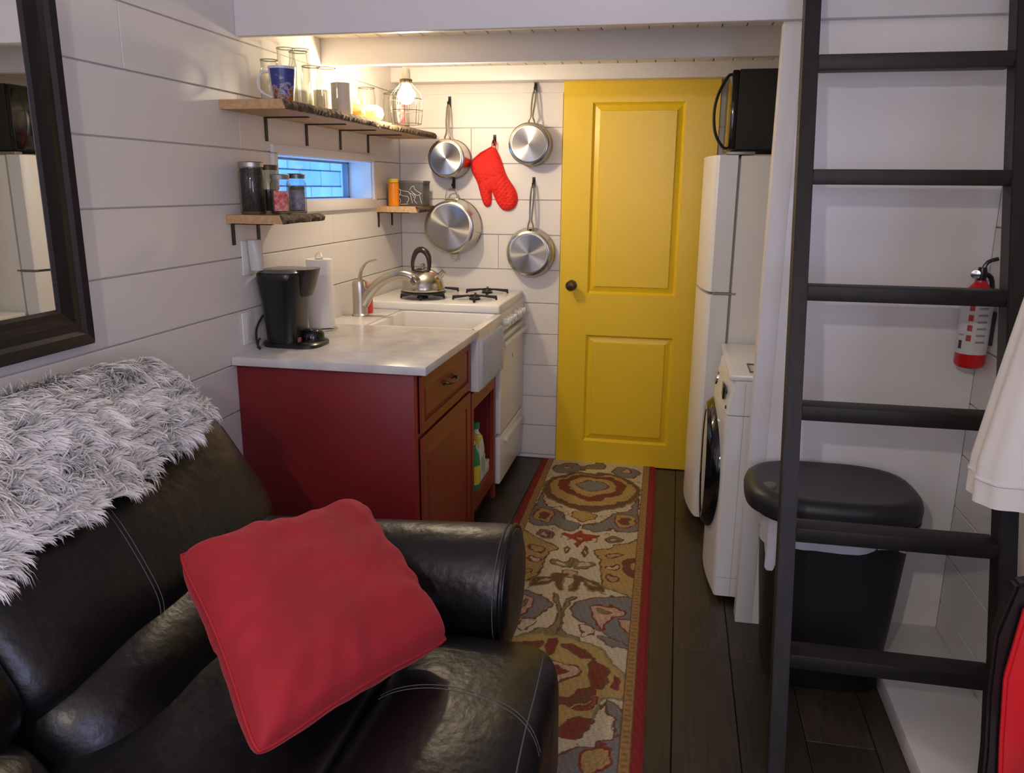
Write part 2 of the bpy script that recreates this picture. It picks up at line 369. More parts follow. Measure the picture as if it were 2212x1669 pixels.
RP = [
 ([(-.2, 4.13), (.0, 4.16), (.05, 4.22), (.0, 4.28), (-.06, 4.2)], GRN, BRN, 0, 1),
 ([(.087, 4.17), (.136, 4.23), (.199, 4.21), (.233, 4.14), (.195, 4.07), (.123, 4.09)], GRY, BRN, 1, 1), ([(.13, 4.16), (.17, 4.19), (.19, 4.14)], PINK, RDB, 1, 1),
 ([(0, 4.10), (.10, 4.10), (.208, 3.99), (.249, 3.89), (.21, 3.72), (.098, 3.60), (0, 3.56)], BRN, GRN, 2, 1),
 ([(0, 4.07), (.10, 4.07), (.19, 3.97), (.225, 3.89), (.19, 3.75), (.09, 3.66), (0, 3.63)], GOLD, BRN, 2, 1),
 ([(0, 4.05), (.084, 4.05), (.165, 3.95), (.15, 3.83), (.07, 3.74), (0, 3.69)], RDB, BRN, 2, 1),
 ([(0, 4.02), (.07, 4.02), (.125, 3.94), (.115, 3.85), (.05, 3.79), (0, 3.76)], GOLD, BRN, 2, 1),
 ([(0, 3.96), (.031, 3.98), (.081, 3.91), (.043, 3.85), (0, 3.82)], GRY, BRN, 2, 1),
 ([(0, 3.55), (.05, 3.54), (.06, 3.50), (.02, 3.46), (0, 3.45)], GOLD, RDB, 2, 1),
 ([(.236, 3.78), (.248, 3.56), (.245, 3.39), (.192, 3.35), (.122, 3.38), (.067, 3.33), (.012, 3.36), (.012, 3.42), (.083, 3.44), (.111, 3.53), (.17, 3.59), (.215, 3.65)], GRY, BRN, 1, 1),
 ([(.139, 3.52), (.217, 3.56), (.23, 3.45), (.163, 3.41)], GOLD, RDB, 1, 1), ([(.165, 3.50), (.20, 3.51), (.205, 3.46), (.175, 3.45)], RDB, BRN, 1, 1),
 ([(0, 3.335), (.027, 3.30), (.075, 3.29), (.045, 3.25), (.018, 3.235), (0, 3.17)], REDF, RDB, 2, 1), ([(0, 3.28), (.02, 3.275), (.015, 3.25), (0, 3.24)], GOLD, RDB, 2, 1),
 ([(.114, 3.26), (.153, 3.31), (.187, 3.28), (.149, 3.23)], GRY, BRN, 1, 1), ([(.135, 3.265), (.155, 3.285), (.17, 3.27), (.15, 3.25)], PINK, RDB, 1, 1),
 ([(.265, 3.27), (.21, 3.25), (.174, 3.22), (.083, 3.14), (.112, 3.07), (.12, 2.97), (.138, 2.84), (.198, 2.82), (.265, 2.80)], GOLD, BRN, 1, 1),
 ([(.13, 3.12), (.20, 3.15), (.19, 3.11), (.14, 3.09)], TAN, RDB, 1, 1), ([(.14, 3.02), (.18, 3.03), (.18, 3.0), (.145, 2.99)], CREAM, RDB, 1, 1), ([(.15, 2.93), (.19, 2.92), (.18, 2.88), (.155, 2.89)], TAN, RDB, 1, 1),
 ([(.265, 3.11), (.215, 3.09), (.205, 3.02), (.23, 2.96), (.265, 2.95)], RDB, BRN, 1, 1), ([(.265, 3.07), (.235, 3.06), (.235, 3.0), (.265, 2.99)], GOLD, BRN, 1, 1),
 ([(.024, 3.12), (.032, 3.17), (.050, 3.14), (.039, 3.09)], BRN, BRN, 1, .6), ([(.031, 3.12), (.035, 3.145), (.043, 3.14), (.039, 3.11)], CREAM, BRN, 1, .3),
 ([(.0, 3.05), (.031, 3.02), (.076, 3.04), (.09, 3.01), (.075, 2.985), (.021, 2.97), (0, 3.0)], GRN, BRN, 1, .8), ([(.025, 3.0), (.06, 3.02), (.07, 3.0), (.03, 2.985)], CREAM, GRN, 1, .5),
 ([(0, 2.95), (.03, 2.94), (.025, 2.90), (0, 2.87)], PINK, BRN, 2, .8),
 ([(.011, 2.91), (.065, 2.90), (.122, 2.86), (.142, 2.79), (.09, 2.80), (.055, 2.845), (.03, 2.78), (.008, 2.78), (.018, 2.86)], BRN, GRN, 1, .8), ([(.06, 2.875), (.10, 2.85), (.12, 2.81), (.08, 2.84)], TAN, BRN, 1, .4),
 ([(.265, 2.76), (.187, 2.76), (.103, 2.74), (.044, 2.68), (.053, 2.60), (.107, 2.55), (.178, 2.50), (.231, 2.46), (.265, 2.48)], GRY, BRN, 1, 1),
 ([(.108, 2.68), (.163, 2.70), (.235, 2.66), (.177, 2.59), (.161, 2.53), (.122, 2.60)], PINK, RDB, 1, 1), ([(.13, 2.66), (.16, 2.665), (.18, 2.64), (.15, 2.62)], GRN, RDB, 1, .5),
 ([(.207, 2.60), (.265, 2.61), (.265, 2.52), (.228, 2.54)], PINK, RDB, 1, 1), ([(.08, 2.54), (.114, 2.54), (.132, 2.49), (.101, 2.47)], CREAM, BRN, 1, .7),
 ([(.045, 2.73), (.014, 2.62), (.020, 2.50), (.085, 2.47), (.078, 2.44), (.0, 2.43), (.0, 2.62), (.022, 2.72)], GRN, BRN, 1, .7),
 ([(.14, 2.47), (.19, 2.48), (.25, 2.44), (.24, 2.41), (.18, 2.43)], GRY, BRN, 1, .8),
 ([(0, 2.45), (.078, 2.45), (.159, 2.41), (.195, 2.35), (.241, 2.29), (.257, 2.22), (.248, 2.16), (.19, 2.12), (.16, 2.03), (.12, 1.96), (.056, 1.93), (0, 1.92)], GOLD, GRN, 2, 1.3),
 ([(.032, 2.395), (.096, 2.40), (.150, 2.34), (.10, 2.33)], RDB, BRN, 1, 1), ([(.142, 2.32), (.19, 2.28), (.188, 2.19), (.15, 2.20)], RDB, BRN, 1, 1),
 ([(.16, 2.19), (.155, 2.11), (.09, 2.08), (.0, 2.07), (.0, 2.10), (.09, 2.13)], BRN, RDB, 1, 1), ([(.215, 2.25), (.235, 2.23), (.225, 2.19), (.21, 2.21)], RDB, BRN, 1, .4),
 ([(0, 1.93), (.058, 1.96), (.11, 2.02), (.165, 2.03), (.15, 1.96), (.078, 1.93), (0, 1.90)], RDB, BRN, 2, 1), ([(.107, 2.075), (.169, 2.13), (.185, 2.12), (.136, 2.06)], RDB, GOLD, 1, .5),
 ([(0, 2.30), (.032, 2.30), (.10, 2.29), (.10, 2.24), (.057, 2.19), (0, 2.18)], PINK, BRN, 2, 1), ([(0, 2.27), (.04, 2.27), (.07, 2.25), (.03, 2.215), (0, 2.21)], RDB, BRN, 2, .6),
 ([(0, 2.43), (.018, 2.42), (.016, 2.36), (0, 2.34)], RDB, BRN, 2, .5),
 ([(.216, 2.12), (.262, 2.05), (.262, 1.94), (.236, 1.97), (.238, 2.04), (.205, 2.09)], GRY, BRN, 1, .8),
 ([(.265, 1.96), (.218, 1.94), (.146, 1.91), (.09, 1.85), (.05, 1.75), (.10, 1.66), (.20, 1.62), (.265, 1.62)], GRY, BRN, 1, 1),
 ([(.155, 1.88), (.188, 1.92), (.224, 1.91), (.223, 1.85), (.18, 1.79), (.15, 1.82)], GOLD, RDB, 1, 1), ([(0, 1.82), (.05, 1.80), (.04, 1.70), (0, 1.66)], RDB, BRN, 2, 1),
]
RW, RL0, RL1 = .318, 1.35, 4.285
nx, ny = 165, 760
U_, V_ = np.meshgrid(np.linspace(-RW, RW, nx+1), np.linspace(RL0, RL1, ny+1), indexing='ij')
rs = np.random.RandomState(3)
def fbm(X, Y, k, ph):
    o = np.zeros(X.shape)
    for i in range(6):
        a = rs.uniform(0, 6.28); f = k*(1+.7*i); o += np.sin(X*f*math.cos(a)+Y*f*math.sin(a)+rs.uniform(0, 6))/(1+i)
    return o
UW = U_+.0042*fbm(U_, V_, 62, 0); VW = V_+.0085*fbm(U_, V_, 50, 1)
col = np.zeros(U_.shape+(3,)); col[:] = CREAM
for poly, c, oc, mode, ow in RP:
    if mode == 2: full = [poly]; full = [smp(poly+[(-a, b) for a, b in poly[::-1] if a > 0.001], 5)]
    elif mode == 1: full = [smp(poly, 5), smp([(-a, b) for a, b in poly], 5)]
    else: full = [smp(poly, 5)]
    for p in full:
        p_ = np.array(p); x0, x1, y0, y1 = p_[:, 0].min()-.03, p_[:, 0].max()+.03, p_[:, 1].min()-.03, p_[:, 1].max()+.03
        i0, i1 = max(0, int((x0+RW)/(2*RW)*nx)), min(nx+1, int((x1+RW)/(2*RW)*nx)+2); j0, j1 = max(0, int((y0-RL0)/(RL1-RL0)*ny)), min(ny+1, int((y1-RL0)/(RL1-RL0)*ny)+2)
        if i1 <= i0 or j1 <= j0: continue
        sx, sy = UW[i0:i1, j0:j1], VW[i0:i1, j0:j1]; ins = point_in(p, sx, sy); d = seg_dist(p, sx, sy); sub = col[i0:i1, j0:j1]
        sub[ins] = c; sub[ins & (d > .0105) & (d < .0125)] = tuple(.55*q1+.45*q2 for q1, q2 in zip(c, oc)); sub[ins & (d > .020) & (d < .0225)] = tuple(.7*q1+.3*q2 for q1, q2 in zip(c, oc)); sub[d < .0044*ow] = oc
# thin vine scrolls
for k in range(60):
    yc = R_.uniform(1.4, 4.2); xc = R_.uniform(.03, .25); r = R_.uniform(.015, .035); t0 = R_.uniform(0, 6)
    pts = [(xc+r*(.4+.12*t)*math.cos(t0+t), yc+1.4*r*(.4+.12*t)*math.sin(t0+t)) for t in np.linspace(0, 4.5, 14)]
    for sg in (1, -1):
        q = [(sg*a, b) for a, b in pts]; d = seg_dist(q+q[::-1], UW, VW); mk = (d < .0028) & (np.abs(col-np.array(CREAM)).sum(2) < .05); col[mk] = GRN if k % 2 else BRN
AU = np.abs(U_)
dash = (np.sin(V_*260) > -.2)
col[AU > .250] = BRN; mk = AU > .2535; col[mk] = (.36, .22, .08); col[mk & ~dash & (AU > .259) & (AU < .277)] = (.27, .15, .05)
col[AU > .281] = BRN; col[AU > .2835] = (.25, .032, .030); 
col *= (1+.10*rs.randn(*U_.shape))[..., None]*(.94+.06*fbm(U_, V_, 300, 2))[..., None]; col = np.clip(col, 0, 1)
cxr = -.365+(4.27-V_)*(.035/2.41)
Zr = .010+.0012*rs.rand(*U_.shape)
Zr[AU > .312] = .004
co = np.stack([U_+cxr, V_, Zr], -1).reshape(-1, 3)
idx = np.arange((nx+1)*(ny+1)).reshape(nx+1, ny+1)
fc = np.stack([idx[:-1, :-1], idx[1:, :-1], idx[1:, 1:], idx[:-1, 1:]], -1).reshape(-1, 4)
me = bpy.data.meshes.new('runner_rug')
Oc = np.array([-.34, 2.8, 0])
me.vertices.add(len(co)); me.vertices.foreach_set('co', (co-Oc).ravel()); me.loops.add(fc.size); me.loops.foreach_set('vertex_index', fc.ravel())
me.polygons.add(len(fc)); me.polygons.foreach_set('loop_start', np.arange(0, fc.size, 4)); me.update(calc_edges=True); me.validate()
ca = me.color_attributes.new('pattern', 'FLOAT_COLOR', 'POINT'); ca.data.foreach_set('color', np.concatenate([col.reshape(-1, 3), np.ones((len(co), 1))], 1).ravel())
rm = bpy.data.materials.new('hooked_wool'); rm.use_nodes = True; nt = rm.node_tree; b = nt.nodes['Principled BSDF']; b.inputs['Roughness'].default_value = .95; b.inputs['Specular IOR Level'].default_value = .1
at_ = nt.nodes.new('ShaderNodeAttribute'); at_.attribute_name = 'pattern'; nt.links.new(at_.outputs['Color'], b.inputs['Base Color'])
me.materials.append(rm); rug = bpy.data.objects.new('runner_rug', me); C.objects.link(rug); rug.location = Oc
setp(rug, 'long cream floral runner rug with tan and red borders on the dark floor', 'rug')
bm = NB()
for s in (-1, 1):
    pts = [(s*RW+(-.365+(4.27-v)*(.035/2.41)), v, .005) for v in (RL0, RL1)]; tube(bm, pts, .005, 8)
obj('binding', bm, M('dark_red_binding', (.24, .02, .02), .9), rug)
# =====================================================================
# KITCHEN RUN
# =====================================================================
def panel_x(bm, x, y0, y1, z0, z1, t=.02, fr=.05, d=.008):
    """framed raised panel whose face looks to +x; x is the front"""
    box(bm, x-t, x-d, y0, y1, z0, z1)
    for a in ((y0, y0+fr, z0, z1), (y1-fr, y1, z0, z1), (y0+fr, y1-fr, z0, z0+fr), (y0+fr, y1-fr, z1-fr, z1)): box(bm, x-t, x, *a, bev=.0015, seg=1)
    q = fr+.004; r = q+.018; yy, zz_ = (y0+q, y1-q), (z0+q, z1-q)
    if y1-y0 > 2*r and z1-z0 > 2*r:
        Ls = [[(x-d, y0+q, z0+q), (x-d, y1-q, z0+q), (x-d, y1-q, z1-q), (x-d, y0+q, z1-q)], [(x-.001, y0+r, z0+r), (x-.001, y1-r, z0+r), (x-.001, y1-r, z1-r), (x-.001, y0+r, z1-r)]]
        Rg = [[bm.verts.new(p) for p in L] for L in Ls]
        for k in range(4): bm.faces.new((Rg[0][k], Rg[0][(k+1) % 4], Rg[1][(k+1) % 4], Rg[1][k]))
        bm.faces.new(Rg[1])
    return bm
FX = -.825
cab = thing('base_cabinet', 'red painted base cabinet with one drawer and one panelled door, beside the sink', 'cabinet', (-1.15, 2.88, 0))
bm = NB(); box(bm, LX+.001, FX-.021, 2.52, 3.225, .0, .888, bev=.002); obj('body', bm, red_side, cab)
obj('face_frame', B(FX-.021, FX-.012, 2.522, 3.225, 0, .888), red_front, cab, smooth=False)
d_ = obj('drawer', panel_x(NB(), FX, 2.535, 3.205, .672, .875, fr=.032), red_front, cab, smooth=False)
bm = NB(); tube(bm, [(FX, 2.815, .79), (FX+.022, 2.822, .787), (FX+.028, 2.87, .783), (FX+.022, 2.918, .787), (FX, 2.925, .79)], .0055, 8, smooth=5)
for yy in (2.812, 2.928): lathe(bm, [(.011, 0), (.010, .003), (.006, .006)], (FX, yy, .79), (1, 0, 0), 12)
obj('handle', bm, M('aged_brass', (.10, .08, .05), .35, 1), d_)
obj('door', panel_x(NB(), FX, 2.535, 3.205, .03, .655, fr=.055), red_front, cab, smooth=False)
# worktop (two pieces: in front and strip behind the sink)
wt = NB(); box(wt, LX+.002, -.793, 2.487, 3.232, .890, .920, bev=.003); box(wt, LX+.002, -1.30, 3.2335, 3.692, .890, .920, bev=.003)
wt = obj('worktop', wt, marble, None, at=(-1.15, 2.9, .89)); setp(wt, 'white marble worktop with grey veins on the red cabinet', 'worktop')
# sink cabinet (open bay)
sk = thing('sink_cabinet', 'open red sink cabinet with cleaning bottles inside, between cabinet and stove', 'cabinet', (-1.15, 3.46, 0))
obj('side_panel', B(LX+.002, FX-.02, 3.2275, 3.245, 0, .64), red_side, sk, smooth=False); obj('side_panel', B(LX+.002, FX-.02, 3.668, 3.690, 0, .64), red_side, sk, smooth=False)
obj('back_panel', B(LX+.002, LX+.015, 3.247, 3.667, .13, .64), red_side, sk, smooth=False)
obj('post', B(FX-.02, FX, 3.2275, 3.262, 0, .64, bev=.001, seg=1), red_front, sk, smooth=False); obj('post', B(FX-.02, FX, 3.655, 3.692, 0, .64, bev=.001, seg=1), red_front, sk, smooth=False)
obj('rail', B(FX-.02, FX, 3.262, 3.655, .565, .64), red_front, sk, smooth=False); obj('rail', B(FX-.02, FX, 3.262, 3.655, .085, .155), red_front, sk, smooth=False)
obj('shelf', B(LX+.02, FX-.021, 3.247, 3.667, .13, .148), white, sk, smooth=False)
# sink
sn = thing('apron_sink', 'white apron sink with fluted front set into the worktop', 'sink', (-1.05, 3.46, .65))
sx0, sx1, sy0, sy1, zt = -1.298, -.795, 3.2345, 3.690, .918
bm = NB(); wl_ = .028
box(bm, sx0, sx0+wl_, sy0, sy1, .70, zt, bev=.005); box(bm, sx1-wl_-.01, sx1, sy0-.001, sy1, .648, zt, bev=.006); box(bm, FX-.005, sx1-.001, 3.2265, 3.245, .652, .886, bev=.002); box(bm, sx0+.02, sx1-.02, sy0, sy0+wl_, .70, zt, bev=.005); box(bm, sx0+.02, sx1-.02, sy1-wl_, sy1, .70, zt, bev=.005); box(bm, sx0+.01, sx1-.01, sy0+.01, sy1-.01, .65, .712)
obj('basin', bm, ceramic, sn)
bm = NB(); nf = 11
for k in range(nf):
    y0 = sy0+.008+(sy1-sy0-.016)*(k+.5)/nf
    lathe(bm, [(.001, 0), (.012, .006), (.0165, .014), (.0165, .205), (.013, .216), (.001, .222)], (sx1-.002, y0, .652), (0, 0, 1), 12)
obj('flute', bm, M('grey_white_fireclay', (.60, .62, .62), .3), sn)
obj('drain', lathe(NB(), [(.035, 0), (.038, .002), (.03, .003), (.005, .0035)], (-1.06, 3.47, .711), n=20), chrome, sn)
# faucet
fc_ = thing('faucet', 'brushed nickel single lever faucet arching over the sink', 'faucet', (-1.415, 3.47, .92))
fy = 3.47
bm = lathe(NB(), [(.040, 0), (.040, .006), (.034, .012), (.033, .09), (.034, .145), (.030, .160), (.014, .168)], (-1.415, fy, .92), (0, 0, 1), 24); obj('body', bm, nickel, fc_)
bm = tube(NB(), [(-1.40, fy, .975), (-1.36, fy, 1.035), (-1.30, fy, 1.085), (-1.23, fy, 1.112), (-1.18, fy, 1.110), (-1.155, fy, 1.092)], lambda t: .027-.008*t, 14, smooth=6); obj('spout', bm, nickel, fc_)
obj('spray_head', lathe(NB(), [(.019, 0), (.023, .012), (.022, .03), (.015, .034)], (-1.162, fy, 1.102), (.72, 0, -.70), 18), M('dark_chrome', (.25, .24, .22), .2, 1), fc_)
bm = tube(NB(), [(-1.412, fy, 1.085), (-1.405, fy, 1.125), (-1.375, fy, 1.165), (-1.33, fy, 1.178)], lambda t: .016-.010*t, 10, smooth=6, flat=.6); obj('lever', bm, nickel, fc_)
# red and clear soap bottle behind the faucet
sb = thing('soap_bottle', 'small red dish soap bottle behind the faucet base', 'bottle', (-1.408, 3.56, .92))
obj('bottle', lathe(NB(), [(.024, 0), (.026, .01), (.025, .06), (.018, .09), (.010, .105), (.009, .12)], (-1.408, 3.56, .9205), sx=1, sy=.7, n=20), M('red_translucent_plastic', (.62, .04, .03), .25), sb)
obj('cap', lathe(NB(), [(.011, 0), (.011, .02), (.005, .03)], (-1.408, 3.56, 1.041), n=14), M('pink_cap', (.75, .35, .30), .4), sb)
# ---- stove
st = thing('gas_stove', 'white four burner gas stove with five white knobs on its front', 'stove', (-1.12, 4.0, 0))
SY0, SY1, SX0, SX1 = 3.702, 4.296, -1.49, -.835
ST = .957
bm = NB(); box(bm, SX0, SX1, SY0, SY1, .05, .925, bev=.004); obj('body', bm, enamel, st)
bm = NB(); box(bm, SX0, SX1+.027, SY0-.006, SY1+.002, .915, ST, bev=.008, seg=3); obj('cooktop', bm, enamel, st)
for (x_, y_) in ((-1.24, 3.86), (-1.24, 4.13), (-.97, 3.86), (-.97, 4.13)): obj('burner_pan', lathe(NB(), [(.088, 0), (.085, .002), (.04, .0015), (.002, .001)], (x_, y_, ST+.0003), n=28), enamel_grey, st)
prism_ = NB(); prism(prism_, [(SX1, .925), (SX1+.030, .912), (SX1+.026, .815), (SX1, .815)], 'y', SY0+.001, SY1-.001); obj('control_panel', prism_, enamel, st, smooth=False)
for k, yy in enumerate((3.775, 3.85, 3.925, 4.06, 4.16)):
    kn = lathe(NB(), [(.022, 0), (.023, .004), (.019, .010), (.017, .030), (.012, .034)], (SX1+.028, yy, .865), (1, 0, .05), 20); box(kn, SX1+.05, SX1+.066, yy-.0035, yy+.0035, .848, .884, bev=.002); obj('knob', kn, enamel, st)
bm = NB(); box(bm, SX1+.001, SX1+.032, SY0+.004, SY1-.004, .315, .795, bev=.008, seg=3); od = obj('oven_door', bm, enamel, st)
bm = NB(); box(bm, SX1+.042, SX1+.062, SY0+.03, SY1-.03, .752, .776, bev=.006); 
for yy in (SY0+.05, SY1-.07): box(bm, SX1+.030, SX1+.045, yy, yy+.02, .756, .772)
obj('oven_handle', bm, enamel, od)
obj('badge', lathe(NB(), [(.012, 0), (.010, .0015)], (SX1+.032, 3.99, .66), (1, 0, 0), 16), M('rose_badge', (.45, .20, .15), .4), od)
bm = NB(); box(bm, SX1+.001, SX1+.030, SY0+.004, SY1-.004, .055, .300, bev=.008, seg=3); bd = obj('broiler_drawer', bm, enamel, st)
bm = NB(); box(bm, SX1+.028, SX1+.052, SY0+.09, SY1-.09, .255, .280, bev=.006); obj('drawer_handle', bm, enamel, bd)
bm = NB(); box(bm, SX0+.02, SX1-.05, SY0+.02, SY1-.02, .0, .05); obj('plinth', bm, black_mt, st, smooth=False)
GZ = ST+.022
for (x_, y_) in ((-1.24, 3.86), (-1.24, 4.13), (-.97, 3.86), (-.97, 4.13)):
    bm = NB()
    tube(bm, [(x_+.030*math.cos(a), y_+.030*math.sin(a), GZ-.002) for a in np.linspace(0, 2*math.pi, 17)[:-1]], .004, 8, closed=True)
    for a in (0, math.pi/2, math.pi, 3*math.pi/2):
        a += math.radians(12); cxx, syy = math.cos(a), math.sin(a)
        P1 = Vector((x_+.028*cxx, y_+.028*syy, GZ)); P2 = Vector((x_+.105*cxx, y_+.105*syy, GZ)); P3 = Vector((x_+.108*cxx, y_+.108*syy, ST+.001))
        T = Vector((-syy, cxx, 0))*.004
        vs = [bm.verts.new(P1-T+Vector((0, 0, -.004))), bm.verts.new(P2-T*1.6+Vector((0, 0, -.016))), bm.verts.new(P2-T*1.6), bm.verts.new(P1-T+Vector((0, 0, .004))), bm.verts.new(P1+T+Vector((0, 0, -.004))), bm.verts.new(P2+T*1.6+Vector((0, 0, -.016))), bm.verts.new(P2+T*1.6), bm.verts.new(P1+T+Vector((0, 0, .004)))]
        for f in ((0, 1, 2, 3), (7, 6, 5, 4), (0, 4, 5, 1), (3, 2, 6, 7), (1, 5, 6, 2), (0, 3, 7, 4)): bm.faces.new([vs[i] for i in f])
        tube(bm, [P2, P3], .005, 6)
    lathe(bm, [(.028, 0), (.028, .007), (.020, .010), (.003, .011)], (x_, y_, ST+.002), n=20)
    obj('burner_grate', bm, cast, st)
# ---- kettle on the near left burner
kx, ky, kz = -1.235, 3.86, GZ+.010
kt = thing('tea_kettle', 'stainless steel tea kettle with black bail handle on the stove', 'kettle', (kx, ky, kz))
obj('body', lathe(NB(), [(.075, 0), (.102, .002), (.107, .010), (.107, .024), (.098, .058), (.078, .090), (.050, .107), (.040, .110)], (kx, ky, kz), n=40), steel, kt)
obj('base_ring', lathe(NB(), [(.110, -.005), (.114, -.001), (.112, .004), (.100, .005)], (kx, ky, kz), n=40), M('black_enamel', (.01, .008, .008), .3), kt)
obj('lid', lathe(NB(), [(.041, .106), (.040, .111), (.028, .118), (.006, .121), (.006, .127), (.011, .131), (.011, .138), (.004, .141)], (kx, ky, kz), n=28), steel, kt)
obj('spout', lathe(NB(), [(.020, 0), (.016, .03), (.014, .045), (.016, .052)], (kx+.072, ky-.004, kz+.066), (.70, .0, .70), 16), steel, kt)
bm = tube(NB(), [(kx-.055, ky+.02, kz+.085), (kx-.058, ky+.012, kz+.14), (kx-.035, ky, kz+.195), (kx, ky-.004, kz+.208), (kx+.030, ky-.008, kz+.18), (kx+.036, ky-.01, kz+.13), (kx+.030, ky-.01, kz+.102)], lambda t: .009+.010*math.sin(math.pi*t)**2, 12, smooth=6, flat=.8); obj('handle', bm, M('dark_handle', (.03, .015, .02), .25), kt)
# ---- coffee maker
cm = thing('coffee_maker', 'black drip coffee maker at the front left corner of the worktop', 'coffee maker', (-1.385, 2.745, .92))
def cm_tower():
    bm = NB(); Ls = []
    for z_, hx, hy in ((.938, .062, .075), (.99, .064, .078), (1.08, .070, .085), (1.165, .081, .095), (1.187, .084, .099), (1.195, .080, .095)):
        Ls.append(sube(-1.412+.006*(z_-.938), 2.745, hx, hy, z_, 36, 3.6))
    return loops(bm, Ls)
obj('tower', cm_tower(), black_pl, cm)
obj('lid', loops(NB(), [sube(-1.408, 2.745, .080, .095, 1.1955, 36, 3.6), sube(-1.408, 2.745, .070, .085, 1.205, 36, 3.6), sube(-1.405, 2.745, .03, .04, 1.209, 36, 2.6)]), M('grey_lid', (.16, .16, .17), .25), cm)
obj('filter_basket', loops(NB(), [sube(-1.340, 2.765, .020, .040, 1.105, 28, 2.2), sube(-1.338, 2.765, .030, .056, 1.14, 28, 2.2), sube(-1.332, 2.765, .042, .068, 1.205, 28, 2.4)]), M('brown_black_plastic', (.03, .018, .018), .25), cm)
obj('base', loops(NB(), [sube(-1.385, 2.760, .112, .092, .9205, 40, 3.4), sube(-1.385, 2.760, .112, .092, .932, 40, 3.4), sube(-1.388, 2.760, .104, .084, .940, 40, 3.4)]), black_pl, cm)
obj('warming_plate', lathe(NB(), [(.045, 0), (.045, .020), (.038, .034), (.025, .040), (.002, .041)], (-1.325, 2.77, .940), n=28), black_gl, cm)
obj('switch', B(-1.338, -1.3285, 2.672, 2.69, .945, .962, bev=.002), M('red_switch', (.25, .05, .05), .3), cm)
cc = obj('power_cord', tube(NB(), [(-1.462, 2.70, 1.035), (-1.488, 2.71, 1.033), (-1.49, 2.66, .99), (-1.475, 2.63, .945), (-1.462, 2.625, .927), (-1.478, 2.64, .926), (-1.487, 2.66, .945), (-1.48, 2.665, .955)], .0038, 8, smooth=6), black_mt, cm)
# ---- paper towels
ptx, pty = -1.432, 3.09
pt = thing('paper_towel_roll', 'white paper towel roll on an upright holder beside the coffee maker', 'paper towels', (ptx, pty, .92))
bm = lathe(NB(), [(.020, .012), (.052, .012), (.0535, .02), (.0535, .285), (.052, .29), (.020, .29)], (ptx, pty, .92), n=36, cap=False); obj('roll', bm, paper, pt)
bm = tube(NB(), [(ptx+.062*math.cos(a), pty+.062*math.sin(a), .924) for a in np.linspace(0, 2*math.pi, 25)[:-1]], .003, 8, closed=True)
tube(bm, [(ptx-.062, pty, .924), (ptx, pty, .924), (ptx+.062, pty, .924)], .003, 8); tube(bm, [(ptx, pty, .924), (ptx, pty, 1.20)], .003, 8)
tube(bm, [(ptx-.012, pty, 1.19), (ptx-.013, pty, 1.225), (ptx, pty, 1.235), (ptx+.013, pty, 1.225), (ptx+.012, pty, 1.19)], .002, 8, smooth=4); obj('holder', bm, chrome, pt)
# ---- wall outlets
ol = thing('wall_outlet', 'white wall outlet with a plugged-in air freshener below the small shelf', 'outlet', (LX, 2.645, 1.25), 'wall outlets near the coffee maker')
obj('cover_plate', B(LX+.0005, LX+.006, 2.605, 2.685, 1.19, 1.31, bev=.002), enamel, ol)
obj('plug_in', loops(NB(), [sube(LX+.030, 2.655, .022, .018, 1.205, 20, 2.4), sube(LX+.030, 2.655, .024, .024, 1.24, 20, 2.4), sube(LX+.028, 2.655, .022, .030, 1.30, 20, 2.4), sube(LX+.026, 2.655, .018, .028, 1.312, 20, 2.4)]), M('pale_plastic', (.66, .66, .62), .3), ol)
ol2 = thing('wall_outlet', 'white wall outlet low on the wall behind the coffee maker', 'outlet', (LX, 2.60, 1.0), 'wall outlets near the coffee maker')
obj('cover_plate', B(LX+.0005, LX+.006, 2.575, 2.65, .945, 1.06, bev=.002), enamel, ol2)
obj('socket', B(LX+.006, LX+.008, 2.596, 2.63, .962, 1.042, bev=.001), M('ivory_socket', (.70, .68, .64), .3), ol2)
# ---- bottles inside the sink bay
def spray(name, label, x_, y_, z_, body, cap, lab, s=1, cat='bottle', grp=None):
    t = thing(name, label, cat, (x_, y_, z_), grp or 'spray bottles in the sink cabinet')
    obj('bottle', lathe(NB(), [(.034*s, 0), (.038*s, .006), (.038*s, .12*s), (.032*s, .16*s), (.014*s, .19*s), (.013*s, .205*s)], (x_, y_, z_), n=24, sx=1, sy=.75), body, t)
    if lab: obj('label', lathe(NB(), [(.0388*s, .03*s), (.0388*s, .115*s)], (x_, y_, z_), n=24, sx=1, sy=.76, cap=False), lab, t)
    bm = NB(); lathe(bm, [(.015*s, .206*s), (.015*s, .225*s)], (x_, y_, z_), n=16); box(bm, x_-.012*s, x_+.035*s, y_-.010*s, y_+.010*s, z_+.226*s, z_+.25*s, bev=.004); box(bm, x_+.018*s, x_+.026*s, y_-.005*s, y_+.005*s, z_+.19*s, z_+.228*s, bev=.002); obj('trigger', bm, cap, t)
    return t
gp = M('green_plastic', (.03, .30, .10), .3); wp = M('white_plastic', (.72, .76, .74), .3); yp = M('yellow_plastic', (.75, .60, .06), .35); dkp = M('smoke_plastic', (.05, .06, .07), .3)
spray('spray_bottle', 'green spray bottle with yellow top inside the sink cabinet', -.858, 3.385, .149, gp, yp, yp, 1.05)
spray('spray_bottle', 'dark spray bottle standing behind the green one in the sink cabinet', -.925, 3.43, .149, dkp, dkp, None, 1.5)
jg = thing('detergent_jug', 'white detergent jug with green label inside the sink cabinet', 'jug', (-.88, 3.515, .149))
